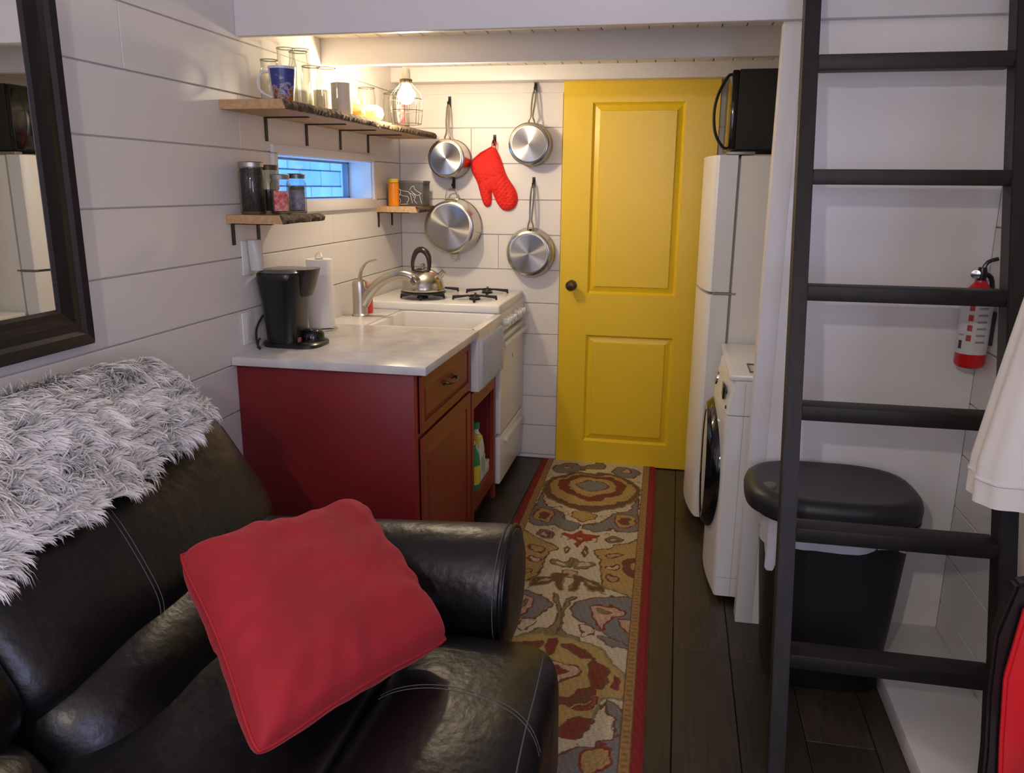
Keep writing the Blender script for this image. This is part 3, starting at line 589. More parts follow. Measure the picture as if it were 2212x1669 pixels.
obj('bottle', loops(NB(), [sube(-.880, 3.515, .034, .052, .1495, 28, 3), sube(-.880, 3.515, .037, .056, .17, 28, 3), sube(-.880, 3.515, .037, .056, .30, 28, 3), sube(-.880, 3.515, .030, .035, .36, 28, 2.4), sube(-.880, 3.515, .014, .014, .385, 28, 2), sube(-.880, 3.515, .014, .014, .40, 28, 2)]), wp, jg)
obj('cap', lathe(NB(), [(.018, 0), (.018, .028), (.015, .03)], (-.880, 3.515, .401), n=18), gp, jg)
obj('label', B(-.8425, -.8415, 3.485, 3.545, .20, .27), M('pale_green_label', (.45, .62, .50), .5), jg, smooth=False)
bx = thing('dish_tablet_box', 'small white box on the shelf front of the sink cabinet', 'box', (-.87, 3.58, .149))
obj('carton', B(-.895, -.845, 3.58, 3.65, .1495, .205, bev=.002), M('white_card', (.68, .68, .64), .6), bx); obj('flap', B(-.893, -.847, 3.582, 3.648, .2055, .208), paper, bx, smooth=False)
# =====================================================================
# SHELVES
# =====================================================================
def shelf(name, label, y0, y1, x1, zb, th, brk, seed, far_open=True, bevl=.10, blen=.085, flare=0):
    t = thing(name, label, 'shelf', (LX, (y0+y1)/2, zb), 'live-edge wall shelves')
    def edge(v):
        y = y0+(y1-y0)*v; tt = min(1, (y-y0)/bevl) if bevl else 1
        return x1-(1-tt)*.05*0 + .012*noise3((seed, y*3, 0), 2.2)
    N = max(10, int((y1-y0)/.02)); bm = NB(); Ls = []
    for i in range(N+1):
        y = y0+(y1-y0)*i/N; e = edge(i/N); Ls.append([(LX+.001, y, zb), (e, y, zb), (e-.012, y, zb+th), (LX+.001, y, zb+th)])
    loops(bm, Ls); obj('board', bm, shelf_wood, t, smooth=False)
    bm = NB(); Ls = []; N2 = N*3
    for i in range(N2+1):
        y = y0+.002+(y1-y0-.004)*i/N2; e = edge((y-y0)/(y1-y0)); r = lambda k, a=.005: a*noise3((y*9, k*3.3, seed), 6)+a*.6*noise3((y*30, k*3.3, seed), 5)
        Ls.append([(e-.004, y, zb-.001), (e+.004+r(1), y, zb+.002+r(2, .002)), (e+.008+r(3, .006), y, zb+th*.5+r(4, .003)), (e-.001+r(5), y, zb+th*.85+r(6, .003)), (e-.013, y, zb+th+.001), (e-.016, y, zb+th*.5)])
    loops(bm, Ls); obj('bark_edge', bm, bark, t, angle=60)
    for by in brk:
        bm = NB(); box(bm, LX+.0005, LX+.004, by-.010, by+.010, zb-blen, zb, bev=.0008, seg=1); box(bm, LX+.0005, min(x1-.05, LX+.17), by-.010, by+.010, zb-.0045, zb-.0005, bev=.0008, seg=1)
        obj('bracket', bm, black_mt, t)
    return t
SB1, ST1 = 1.742, 1.772
shelf('wall_shelf', 'long live-edge wooden wall shelf above the kitchen window', 2.535, 4.20, -1.262, SB1, ST1-SB1, (2.84, 3.175, 3.515, 3.85), 1)
SB2, ST2 = 1.374, 1.402
shelf('wall_shelf', 'short live-edge wall shelf left of the window holding four jars', 2.525, 2.865, -1.300, SB2, ST2-SB2, (2.562, 2.735), 2, blen=.075)
shelf('wall_shelf', 'short live-edge wall shelf right of the window holding the tin', 3.935, 4.262, -1.285, SB2, ST2-SB2, (3.96, 4.16), 3, blen=.075)
def outer(prof, th): return prof
def glass_jar(name, label, x_, y_, z_, r, h, mat=None, lid=None, fill=None, fh=.7, handle=False, neck=.82, grp=None, cat='jar', tag_=None, shoulder=.80):
    t = thing(name, label, cat, (x_, y_, z_), grp or {'canning_jar': 'glass jars on the small shelf', 'drinking_glass': 'clear glasses on the long shelf'}.get(name))
    p = [(r*.9, 0), (r, h*.04), (r, h*shoulder), (r*neck, h*(shoulder+.1)), (r*neck, h*.97), (r*(neck+.04), h*.985), (r*neck, h)]
    obj('glass', lathe(NB(), [(.001, .0)]+p+[(r*neck-.004, h+.001), (r*neck-.006, h-.004)], (x_, y_, z_), n=28, cap=False), mat or jar_glass, t)
    obj('rim', tube(NB(), [(x_+(r*neck+.0005)*math.cos(a), y_+(r*neck+.0005)*math.sin(a), z_+h) for a in np.linspace(0, 2*math.pi, 29)[:-1]], .0022, 6, closed=True), rim_glass, t)
    obj('foot_ring', lathe(NB(), [(r*.55, .0025), (r*.9, .002), (r*.97, .006), (r*.9, .011), (r*.5, .0105)], (x_, y_, z_), n=28, cap=False), rim_glass, t)
    if fill: obj('contents', lathe(NB(), [(r-.006, .010), (r-.006, h*fh), (r*.5, h*fh+.004), (.001, h*fh+.003)], (x_, y_, z_), n=24), fill, t)
    if lid: obj('lid', lathe(NB(), [(r*neck+.003, h-.010), (r*neck+.004, h+.004), (r*neck+.001, h+.007), (.001, h+.0075)], (x_, y_, z_), n=28), lid, t)
    if handle:
        obj('handle', tube(NB(), [(x_+(r-.002)*.5, y_-(r-.002)*.87, z_+h*.78), (x_+r*.9, y_-r*1.35, z_+h*.74), (x_+r*1.0, y_-r*1.55, z_+h*.48), (x_+r*.85, y_-r*1.3, z_+h*.2), (x_+(r-.002)*.5, y_-(r-.002)*.87, z_+h*.18)], .0045, 8, smooth=5), mat or jar_glass, t)
    if tag_: obj('label', lathe(NB(), [(r+.0006, h*.10), (r+.0006, h*.62)], (x_, y_, z_), n=16, cap=False, a0=tag_[1], a1=tag_[2]), tag_[0], t)
    return t
coffee = M('dark_coffee_grounds', (.020, .012, .010), .6, bump=.6, bscale=120); lidm = M('pewter_lid', (.50, .48, .45), .35, 1); tea = M('grey_green_leaves', (.22, .22, .17), .9, bump=.8, bscale=90, var=.6, vscale=60); redl = M('red_label', (.55, .02, .05), .6, var=.8, vscale=60, col2=(.75, .45, .40)); lav = M('lavender_print_label', (.34, .33, .40), .6, var=.9, vscale=60, col2=(.12, .12, .16))
A_, U0, V0 = frame_of((0, 0, 1))
def ang_of(dx, dy): return math.atan2(dx*V0.x+dy*V0.y, dx*U0.x+dy*U0.y)
aj = ang_of(.50, -.86)
glass_jar('canning_jar', 'tall glass jar of dark coffee grounds, leftmost on the small shelf', -1.440, 2.605, ST2+.0005, .043, .168, lid=lidm, fill=coffee, fh=.9, neck=.9)
glass_jar('canning_jar', 'small glass jar with red label in front on the small shelf', -1.345, 2.622, ST2+.0005, .034, .128, lid=M('green_grey_lid', (.30, .32, .28), .4, .6), fill=tea, fh=.35, neck=.84, tag_=(redl, aj-.75, aj+.75))
glass_jar('canning_jar', 'glass jar with dark lid standing behind the red-labelled jar', -1.430, 2.70, ST2+.0005, .036, .160, lid=M('dark_lid', (.10, .09, .06), .4, .6), fill=coffee, fh=.5, neck=.86)
glass_jar('canning_jar', 'glass jar of grey tea nearest the window on the small shelf', -1.345, 2.745, ST2+.0005, .034, .132, lid=M('steel_blue_lid', (.20, .22, .25), .3, .8), fill=tea, fh=.7, neck=.80, tag_=(lav, aj-.8, aj+.8))
# mug with picture
def mug(name, label, x_, y_, z_, r0, r1, h, mat, ang, printm=None, pa=(0, 0)):
    t = thing(name, label, 'mug', (x_, y_, z_))
    obj('cup', lathe(NB(), [(.001, 0), (r0, 0), (r0+.001, .004), ((r0+r1)/2+.001, h*.5), (r1, h), (r1-.003, h), ((r0+r1)/2-.004, h*.5), (r0-.003, .006), (.001, .006)], (x_, y_, z_), n=32, cap=False), mat, t)
    c, s = math.cos(ang), math.sin(ang); P = lambda d, zz_: (x_+d*c, y_+d*s, z_+zz_)
    obj('handle', tube(NB(), [P(r1*.93, h*.86), P(r1+.022, h*.84), P(r1+.036, h*.60), P(r1+.026, h*.32), P(r0+.003, h*.16)], .0048, 10, smooth=5), mat, t)
    if printm: obj('print', lathe(NB(), [(r0+(r1-r0)*.06+.0022, h*.06), ((r0+r1)/2+.0022, h*.5), (r1+.0006, h*.93)], (x_, y_, z_), n=20, cap=False, a0=pa[0], a1=pa[1]), printm, t)
    return t
pm = bpy.data.materials.new('blue_picture_print'); pm.use_nodes = True; nt = pm.node_tree; b = nt.nodes['Principled BSDF']; b.inputs['Roughness'].default_value = .3
tc = nt.nodes.new('ShaderNodeTexCoord'); sp = nt.nodes.new('ShaderNodeSeparateXYZ'); n1 = nt.nodes.new('ShaderNodeTexNoise'); n1.inputs['Scale'].default_value = 60; n1.inputs['Detail'].default_value = 3
cr1 = nt.nodes.new('ShaderNodeValToRGB'); mth = nt.nodes.new('ShaderNodeMath'); mth.operation = 'MULTIPLY_ADD'; mth.inputs[1].default_value = 5.2
nt.links.new(tc.outputs['Object'], sp.inputs[0]); nt.links.new(tc.outputs['Object'], n1.inputs[0]); nt.links.new(sp.outputs['Z'], mth.inputs[0]); nt.links.new(n1.outputs[0], mth.inputs[2]); nt.links.new(mth.outputs[0], cr1.inputs[0])
el = cr1.color_ramp.elements; el[0].position = .35; el[0].color = (.35, .38, .36, 1); el[1].position = 1.0; el[1].color = (.035, .05, .25, 1)
for p_, c_ in ((.52, (.05, .05, .06, 1)), (.64, (.45, .16, .05, 1)), (.74, (.30, .34, .42, 1)), (.82, (.04, .05, .24, 1))):
    e_ = el.new(p_); e_.color = c_
nt.links.new(cr1.outputs[0], b.inputs['Base Color'])
A_, U0, V0 = frame_of((0, 0, 1))
def ang_of(dx, dy):   # lathe angle whose direction is (dx,dy)
    return math.atan2(dx*V0.x+dy*V0.y, dx*U0.x+dy*U0.y)
af = ang_of(.55, -.83)
mug('picture_mug', 'white mug with a blue painted picture at the left end of the long shelf', -1.350, 2.695, ST1, .033, .047, .118, M('white_glaze', (.74, .74, .76), .25), math.radians(198), pm, (af-1.15, af+.95))
# clear drinking glasses, some stacked
for i, (x_, y_, r, h, lb) in enumerate(((-1.445, 2.79, .034, .155, 'clear drinking glass against the wall behind the picture mug'), (-1.350, 2.825, .036, .185, 'clear drinking glass directly right of the picture mug'), (-1.435, 2.90, .036, .21, 'tallest clear glass against the wall on the long shelf'), (-1.350, 2.925, .038, .150, 'clear glass in front in the middle of the glass group'), (-1.340, 3.035, .040, .160, 'wide clear glass beside the grey tumbler'), (-1.435, 3.02, .036, .225, 'tall clear glass at the back near the grey tumbler'))):
    glass_jar('drinking_glass', lb, x_, y_, ST1+.0005, r, h, mat=clear, neck=.86, grp='clear glasses on the long shelf', cat='glass', shoulder=.74)
tb = thing('tumbler', 'plain grey-white tumbler beside the clear glasses on the long shelf', 'cup', (-1.33, 3.15, ST1))
obj('cup', lathe(NB(), [(.001, 0), (.038, 0), (.040, .004), (.041, .118), (.038, .118), (.037, .006), (.001, .006)], (-1.33, 3.15, ST1+.0005), n=32, cap=False), M('grey_white_glaze', (.50, .49, .45), .5), tb)
obj('rim', lathe(NB(), [(.0415, .116), (.0418, .119), (.038, .120), (.0378, .117)], (-1.33, 3.15, ST1), n=32, cap=False), M('pale_rim', (.62, .60, .56), .4), tb)
mug('glaze_mug', 'white mug behind the yellow bags on the long shelf', -1.435, 3.205, ST1, .032, .036, .10, M('cream_glaze', (.72, .68, .60), .4), math.radians(300))
# bags
def snack(name, label, x_, y_, z_, sx, sy, sz, mat, rot, lab=None, seed=0):
    t = thing(name, label, 'bag', (x_, y_, z_), 'snack bags on the long shelf'); rt = Matrix.Rotation(rot, 3, 'Z')
    def wp_(p, c):
        k = 1-.55*abs(c.y)**3; q = Vector((p.x, p.y, p.z*k)); q.x += .003*noise3(q, 60, seed); q.z += .004*noise3(q, 50, seed+1)
        q = rt @ q; return q+Vector((x_, y_, z_+sz))
    bm = puff(NB(), -sx, sx, -sy, sy, -sz, sz, .8, 12, wp_); obj('pouch', bm, mat, t)
    for s in (-1, 1):
        pts = [rt @ Vector((a, s*(sy-.001), 0))+Vector((x_, y_, z_+sz)) for a in np.linspace(-sx*.8, sx*.8, 9)]; obj('seal', tube(NB(), [p+Vector((0, 0, .002*math.sin(i*2))) for i, p in enumerate(pts)], .0035, 6), lab or mat, t)
    return t
ybag = M('yellow_bag', (.82, .62, .04), .35, var=.6, vscale=35, col2=(.75, .60, .35)); wbag = M('white_yellow_bag', (.78, .76, .55), .3, var=.5, vscale=25, col2=(.75, .78, .25))
snack('snack_bag', 'yellow snack bag lying flat, lower of the two beside the tumbler', -1.350, 3.30, ST1+.002, .055, .072, .022, ybag, .3, seed=1)
snack('snack_bag', 'yellow snack bag stacked on top of another behind it', -1.375, 3.32, ST1+.050, .045, .055, .018, ybag, -.2, seed=2)
snack('snack_bag', 'crumpled white and yellow bag slumped beside the pendant lamp', -1.335, 3.475, ST1+.002, .052, .075, .034, wbag, .15, seed=3)
glass_jar('glass_beer_mug', 'clear glass mug with a red print at the far end of the long shelf', -1.335, 3.84, ST1+.0005, .050, .165, mat=clear, neck=.95, handle=True, cat='mug', shoulder=.8, fill=None, tag_=(redl, aj-.35, aj+.45))
glass_jar('drinking_glass', 'clear glass at the far wall end of the long shelf behind the lamp', -1.425, 3.66, ST1+.0005, .040, .16, mat=clear, neck=.9, cat='glass')
glass_jar('drinking_glass', 'clear jar-shaped glass in the far corner of the long shelf', -1.42, 3.98, ST1+.0005, .042, .17, mat=clear, neck=.88, cat='glass')
# pill bottle + tin
ob = thing('pill_bottle', 'orange bottle with yellow cap beside the dark tin', 'bottle', (-1.445, 4.045, ST2))
obj('bottle', lathe(NB(), [(.001, 0), (.027, 0), (.028, .004), (.028, .112), (.024, .116), (.001, .116)], (-1.445, 4.045, ST2+.0005), n=24, cap=False), amber, ob)
obj('cap', lathe(NB(), [(.027, .117), (.0275, .120), (.027, .136), (.001, .137)], (-1.445, 4.045, ST2+.0005), n=24), yp, ob)
tn = thing('storage_tin', 'dark grey tin with a white line drawing of a prancing horse', 'tin', (-1.37, 4.15, ST2))
TX0, TX1, TY, TZ0, TZ1 = -1.463, -1.298, 4.085, ST2+.0005, ST2+.125
obj('body', B(TX0, TX1, TY, 4.20, TZ0, TZ1, bev=.006, seg=3), M('slate_tin', (.075, .075, .07), .4), tn)
obj('lid', B(TX0-.002, TX1+.002, TY-.002, 4.202, TZ1-.012, TZ1+.003, bev=.004), M('slate_lid', (.11, .11, .10), .35), tn)
bm = NB(); W_, H_ = TX1-TX0, TZ1-TZ0
for ln in ([(.10, .80), (.16, .86), (.22, .74), (.34, .66), (.48, .64), (.55, .56), (.60, .40), (.64, .12)], [(.10, .80), (.07, .68), (.14, .66), (.22, .52), (.20, .36), (.26, .22), (.18, .10), (.12, .12)], [(.22, .52), (.34, .44), (.48, .42), (.52, .30), (.46, .14)], [(.22, .74), (.26, .58), (.22, .50)], [(.55, .56), (.64, .52), (.70, .36)],
           [(.56, .70), (.62, .84), (.70, .86), (.72, .74), (.84, .62), (.93, .56), (.88, .50), (.90, .34), (.94, .12)], [(.60, .66), (.66, .58), (.74, .42), (.70, .26), (.78, .12)], [(.66, .58), (.80, .46), (.86, .50)], [(.06, .08), (.30, .07), (.5, .09)]):
    tube(bm, [(TX0+W_*a, TY-.0012, TZ0+H_*b*.92) for a, b in ln], .0014, 5, smooth=4)
obj('horse_drawing', bm, M('white_line_paint', (.66, .65, .60), .6), tn)
# =====================================================================
# PANS AND MITT ON THE BACK WALL
# =====================================================================
def hook(x_, z_, lab):
    t = thing('wall_hook', lab, 'hook', (x_, 4.309, z_), 'wall hooks for the pans and mitt')
    obj('plate', B(x_-.008, x_+.008, 4.305, 4.3085, z_-.030, z_+.026, bev=.001, seg=1), black_mt, t)
    obj('hook', tube(NB(), [(x_, 4.304, z_+.014), (x_, 4.290, z_+.006), (x_, 4.283, z_-.012), (x_, 4.276, z_-.016), (x_, 4.268, z_-.004)], .004, 8, smooth=4), black_mt, t)
def pan(name, label, hx, hz, cx_, cz, r, depth, base_r, hl=True, helper=False):
    t = thing(name, label, 'pan', (cx_, 4.28, cz), 'steel pans hung on the back wall')
    yb = 4.300-.004   # rim near wall
    # open side towards the wall, base facing the room
    prof = [(r+.003, 0), (r+.003, .003), (r, .006), (r*.985, depth*.4), (base_r+.010, depth-.004), (base_r+.004, depth), (base_r-.001, depth+.001)]
    obj('body', lathe(NB(), prof+[(base_r-.001, depth-.004), (r*.96, .01), (r*.97, 0)], (cx_, yb, cz), (0, -1, 0), 48, cap=False), steel, t)
    obj('base', lathe(NB(), [(base_r-.001, depth+.0008), (base_r-.001, depth+.0032), (base_r*.97, depth+.0042)]+[(base_r*(1-k/14)*.97, depth+.0042+.00012*(k % 2)) for k in range(1, 14)]+[(.0005, depth+.0042)], (cx_, yb, cz), (0, -1, 0), 48, cap=False), steel_base, t)
    if hl:
        d = Vector((hx-cx_, 0, hz-cz)).normalized(); e = Vector((hx, 0, hz)); s0 = Vector((cx_, 0, cz))+d*(r-.004); sd = Vector((d.z, 0, -d.x))
        L = (e-s0).length
        P = lambda k, yy: Vector((s0.x+d.x*L*k, yy, s0.z+d.z*L*k))
        bm = NB(); N_ = 24
        ya = yb-depth*.55
        ye = lambda k: ya+(4.279-ya)*min(1, k*1.0)
        wv = lambda k: .013 if k > .30 else .013
        # split fork near the pan, long closed loop to the tip
        for s in (-1, 1):
            tube(bm, [P(.0, ya+.004)+sd*s*.016, P(.10, ya-.002)+sd*s*.013, P(.22, ye(.25)-.012)+sd*s*.0055, P(.5, ye(.55)-.010)+sd*s*.0078, P(.8, ye(.85)-.002)+sd*s*.0085, P(.97, ye(.97))+sd*s*.006, P(1.035, ye(1))+sd*s*.001], lambda t: .0052+.0015*math.sin(math.pi*t), 8, smooth=5, flat=.75)
        lathe(bm, [(.020, 0), (.020, .003), (.012, .005)], P(0, ya+.006)-Vector((0, 0, 0)), d, 16, sx=1.0, sy=.45)
        obj('handle', bm, nickel, t)
    if helper:
        for sg in (1, -1):
            d = Vector((hx-cx_, 0, hz-cz)).normalized()*sg; sd = Vector((d.z, 0, -d.x)); s0 = Vector((cx_, yb-depth*.35, cz))+d*(r-.002); hh = .052 if sg > 0 else .038; ww = .032 if sg > 0 else .020
            pts = [s0+sd*ww, s0+sd*ww*.9+d*hh*.5+Vector((0, .004, 0)), s0+sd*ww*.5+d*hh*.95+Vector((0, .008, 0)), s0-sd*ww*.5+d*hh*.95+Vector((0, .008, 0)), s0-sd*ww*.9+d*hh*.5+Vector((0, .004, 0)), s0-sd*ww]
            bm = tube(NB(), pts, .0042, 8, smooth=5); tube(bm, [s0+sd*(ww+.004), s0-sd*(ww+.004)], .005, 8); obj('loop_handle', bm, nickel, t)
    return t
hook(-1.215, 1.935, 'black wall hook holding the small saucepan at upper left'); hook(-.757, 2.000, 'black wall hook under the ceiling beam holding the upper right saucepan')
hook(-.972, 1.742, 'black wall hook holding the red oven mitt'); hook(-1.196, 1.520, 'black wall hook holding the widest pan by its loop'); hook(-.760, 1.528, 'black wall hook holding the frying pan beside the door')
pan('saucepan', 'small steel saucepan hung by its long handle at upper left of the back wall', -1.215, 1.912, -1.196, 1.643, .098, .140, .088)
pan('saucepan', 'steel saucepan hung highest, next to the yellow door', -.757, 1.978, -.770, 1.716, .106, .100, .095)
pan('saute_pan', 'widest steel pan hung by its loop handle above the stove', -1.196, 1.520, -1.186, 1.294, .146, .135, .124, hl=False, helper=True)
pan('frying_pan', 'steel frying pan hung lowest beside the yellow door', -.760, 1.508, -.769, 1.161, .130, .065, .108)
# oven mitt
mt = thing('oven_mitt', 'red quilted oven mitt hanging from a hook between the pans', 'oven mitt', (-.97, 4.29, 1.55))
mo = [(-.985, 1.703), (-.960, 1.690), (-.935, 1.640), (-.905, 1.560), (-.858, 1.490), (-.845, 1.440), (-.858, 1.400), (-.890, 1.380), (-.925, 1.384), (-.952, 1.410), (-.975, 1.455), (-.985, 1.478), (-.987, 1.440), (-.990, 1.412), (-1.008, 1.398), (-1.028, 1.408), (-1.045, 1.450), (-1.065, 1.520), (-1.098, 1.588), (-1.092, 1.632), (-1.045, 1.672)]
def inflate(poly, y0, th, mat, t, nm, nin=6):
    P = [Vector((p[0], p[1], 0)) for p in cr([(a, b, 0) for a, b in poly], 4, True)]
    bm = NB(); vs = [bm.verts.new((p.x, y0, p.y)) for p in P]; es = [bm.edges.new((vs[i], vs[(i+1) % len(vs)])) for i in range(len(vs))]
    bmesh.ops.triangle_fill(bm, edges=es, use_beauty=True); 
    for _ in range(3): bmesh.ops.subdivide_edges(bm, edges=bm.edges[:], cuts=1); bmesh.ops.triangulate(bm, faces=bm.faces[:])
    pl = [(p.x, p.y) for p in P]; X = np.array([v.co.x for v in bm.verts]); Z = np.array([v.co.z for v in bm.verts]); d = seg_dist(pl, X, Z)
    g = bmesh.ops.duplicate(bm, geom=bm.verts[:]+bm.edges[:]+bm.faces[:]); 
    h = np.sqrt(np.clip(d/.045, 0, 1)*(2-np.clip(d/.045, 0, 1)))
    vs0 = [v for v in bm.verts]; n0 = len(X)
    for i in range(n0):
        q = math.sin((X[i]*1.2+Z[i])*105)*math.sin((X[i]*1.2-Z[i])*105); vs0[i].co.y -= h[i]*th*(1-.22*(1-abs(q))**4)
    dup = [e for e in g['geom'] if isinstance(e, bmesh.types.BMVert)]
    for k, v in enumerate(dup): v.co.y = y0+.001
    bmesh.ops.remove_doubles(bm, verts=bm.verts[:], dist=.0005); bmesh.ops.recalc_face_normals(bm, faces=bm.faces[:])
    return obj(nm, bm, mat, t, angle=80)
inflate(mo, 4.303, .030, mitt_m, mt, 'glove')
obj('hem', tube(NB(), [(-.985, 4.296, 1.705), (-1.045, 4.296, 1.674), (-1.094, 4.296, 1.634)], .005, 8), M('red_hem', (.55, .015, .012), .8), mt)
obj('hanging_loop', tube(NB(), [(-.982, 4.293, 1.70), (-.979, 4.280, 1.728), (-.969, 4.274, 1.734), (-.962, 4.280, 1.722), (-.962, 4.293, 1.692)], .003, 6, smooth=4), mitt_m, mt)
# =====================================================================
# PENDANT LAMP
# =====================================================================
bx_, by_, bz_ = BULB
pl_ = thing('caged_pendant_lamp', 'lit bulb in a wire cage pendant lamp beside the long shelf', 'lamp', (bx_, by_, 2.09))
obj('socket', lathe(NB(), [(.001, .112), (.012, .112), (.018, .104), (.020, .07), (.020, .062)], (bx_, by_, bz_), n=20), M('grey_socket', (.24, .23, .19), .4), pl_)
obj('cord', tube(NB(), [(bx_, by_, bz_+.11), (bx_, by_, 2.088)], .004, 8), M('grey_cord', (.3, .28, .22), .6), pl_)
obj('canopy', lathe(NB(), [(.035, .0), (.035, -.012), (.010, -.020)], (bx_, by_, 2.0905), n=20), white_gloss, pl_)
obj('collar', lathe(NB(), [(.024, .066), (.028, .062), (.026, .050), (.022, .046)], (bx_, by_, bz_), n=20, cap=False), M('dark_bronze_collar', (.07, .05, .03), .4, .8), pl_)
bulb_m = M('lit_bulb', (1.0, .80, .55), .5, emit=BULB_STRENGTH)
obj('bulb', lathe(NB(), [(.001, -.037), (.018, -.033), (.030, -.021), (.036, -.004), (.034, .010), (.023, .027), (.014, .040), (.012, .048)], (bx_, by_, bz_), n=16), bulb_m, pl_, label='glowing frosted bulb')
bm = NB()
for k in range(8):
    a = k*math.pi/4+.2; c, s = math.cos(a), math.sin(a)
    tube(bm, [(bx_+r*c, by_+r*s, bz_+h) for r, h in ((.026, .054), (.032, .038), (.058, .012), (.068, -.012), (.068, -.06), (.062, -.118))], .0013, 5, smooth=3)
for r, h in ((.069, -.016), (.062, -.116), (.068, -.062)): tube(bm, [(bx_+r*math.cos(a), by_+r*math.sin(a), bz_+h) for a in np.linspace(0, 2*math.pi, 29)[:-1]], .0013, 5, closed=True)
obj('wire_cage', bm, M('dark_wire', (.05, .04, .03), .4, .8), pl_)
# =====================================================================
# RIGHT SIDE APPLIANCES
# =====================================================================
fr = thing('refrigerator', 'white top freezer refrigerator beneath the black microwave', 'refrigerator', (.5, 3.78, 0))
FY0, FY1 = 3.47, 4.07
obj('body', B(.232, .86, FY0, FY1, .03, 1.632, bev=.004), M('textured_white_enamel', (.74, .73, .70), .55), fr)
def curved_door(z0, z1):
    bm = NB(); N_ = 16; L1 = []; Lp = []
    pts = [(.222, FY0), (.150, FY0), (.141, FY0+.008)]
    for k in range(1, N_): t = k/N_; pts.append((.141-.045*math.sin(math.pi*t*.92)**.8, FY0+.008+(FY1-FY0-.016)*t))
    pts += [(.122, FY1-.004), (.222, FY1)]
    prism(bm, pts, 'z', z0, z1); return bm
obj('gasket', B(.222, .232, FY0+.012, FY1-.012, .08, 1.62), M('grey_gasket', (.30, .30, .28), .6), fr, smooth=False)
obj('freezer_door', curved_door(1.082, 1.634), enamel, fr); obj('lower_door', curved_door(.07, 1.070), enamel, fr)
for z_, nm in ((1.076, 'middle'), (1.638, 'top')):
    obj('hinge', B(.155, .250, FY0-.003, FY0+.035, z_-.004, z_+.004, bev=.001, seg=1) if nm == 'middle' else B(.175, .285, FY0+.004, FY0+.05, z_-.003, z_+.010, bev=.002), M('grey_hinge_%s' % nm, (.28, .26, .22), .4, .7), fr)
for k in range(2): obj('foot', B(.26, .30, FY0+.05+.45*k, FY0+.09+.45*k, 0, .03), black_mt, fr, smooth=False)
mw = thing('microwave', 'black microwave with bowed handle on top of the refrigerator', 'microwave', (.45, 3.72, 1.65))
obj('body', B(.205, .62, 3.49, 3.95, 1.655, 1.962, bev=.004), M('matte_black_case', (.006, .006, .006), .7), mw)
obj('door', B(.178, .2045, 3.492, 3.948, 1.658, 1.960, bev=.006), black_gl, mw)
obj('handle', tube(NB(), [(.178, 3.515, 1.945), (.160, 3.515, 1.935), (.128, 3.515, 1.87), (.116, 3.515, 1.80), (.126, 3.515, 1.72), (.158, 3.515, 1.668), (.178, 3.515, 1.662)], .006, 8, smooth=5), black_pl, mw)
for yy in (3.53, 3.90): obj('foot', B(.24, .27, yy, yy+.03, 1.633, 1.655), black_mt, mw, smooth=False)
obj('power_cord', tube(NB(), [(.62, 3.93, 1.80), (.66, 4.10, 1.82), (.60, 4.25, 1.70), (.62, 4.29, 1.3)], .004, 6, smooth=5), black_mt, mw)
wa = thing('washing_machine', 'white front loading washing machine with round black door', 'washer', (.5, 3.12, 0))
WYa, WYb, WT = 2.835, 3.435, .872
pts = [(.30, WYa), (.212, WYa), (.206, WYa+.006)]
for k in range(1, 16): t = k/16; pts.append((.206-.032*math.sin(math.pi*t), WYa+.006+(WYb-WYa-.012)*t))
pts += [(.206, WYb-.006), (.212, WYb), (.30, WYb)]
obj('body', B(.3002, .87, WYa+.003, WYb-.003, .02, WT-.022, bev=.004), enamel, wa)
bm = NB(); prism(bm, pts, 'z', .10, .722); prism(bm, [(a-.0*b, b) for a, b in pts], 'z', .025, .098); obj('front_panel', bm, enamel, wa)
bm = NB(); Ls = []
for z_, dx in ((.725, 0), (.745, .002), (.80, .010), (WT-.022, .018)): Ls.append([(a+(dx if a < .29 else 0), b, z_) for a, b in pts])
loops(bm, Ls); obj('control_panel', bm, enamel, wa)
obj('lid', B(.205, .87, WYa-.002, WYb+.002, WT-.0215, WT, bev=.006), enamel, wa)
dm = NB(); lathe(dm, [(.262, -.02), (.262, .010), (.254, .034), (.232, .052), (.205, .050)], (.200, 3.135, .452), (-1, 0, 0), 48, cap=False); wd = obj('door', dm, black_gl, wa)
obj('door_glass', lathe(NB(), [(.206, .048), (.19, .035), (.10, .04), (.001, .044)], (.200, 3.135, .452), (-1, 0, 0), 40), M('smoked_glass', (.02, .02, .022), .05), wd)
obj('display', B(.190, .1955, 2.90, 2.975, .765, .815, bev=.001), black_gl, wa)
obj('dial', lathe(NB(), [(.028, 0), (.027, .012), (.02, .015)], (.189, 3.14, .79), (-1, 0, .15), 24), chrome, wa)
for yy, zz_ in ((2.87, .80), (2.87, .745), (3.02, .75)): obj('button', lathe(NB(), [(.007, 0), (.006, .004)], (.2035 if yy < 2.9 else .187, yy, zz_), (-1, 0, 0), 12), black_pl, wa)
obj('seam', B(.262, .2635, WYa-.0005, WYa+.002, .03, .84), M('blue_grey_seam', (.35, .38, .45), .4), wa, smooth=False)
tr = thing('washer_tray', 'small white rectangular tray with dark rim on top of the washer', 'tray', (.33, 2.93, WT))
bm = NB(); box(bm, .275, .40, 2.86, 2.99, WT+.0005, WT+.004); obj('base', bm, M('white_tray', (.80, .79, .76), .4), tr, smooth=False)
bm = tube(NB(), [(.275, 2.86, WT+.008), (.40, 2.86, WT+.008), (.40, 2.99, WT+.008), (.275, 2.99, WT+.008)], .0035, 6, closed=True); obj('rim', bm, M('taupe_rim', (.12, .10, .09), .5), tr)
gb = thing('detergent_box', 'green and white detergent box on the washer, seen in the mirror', 'box', (.62, 3.2, WT))
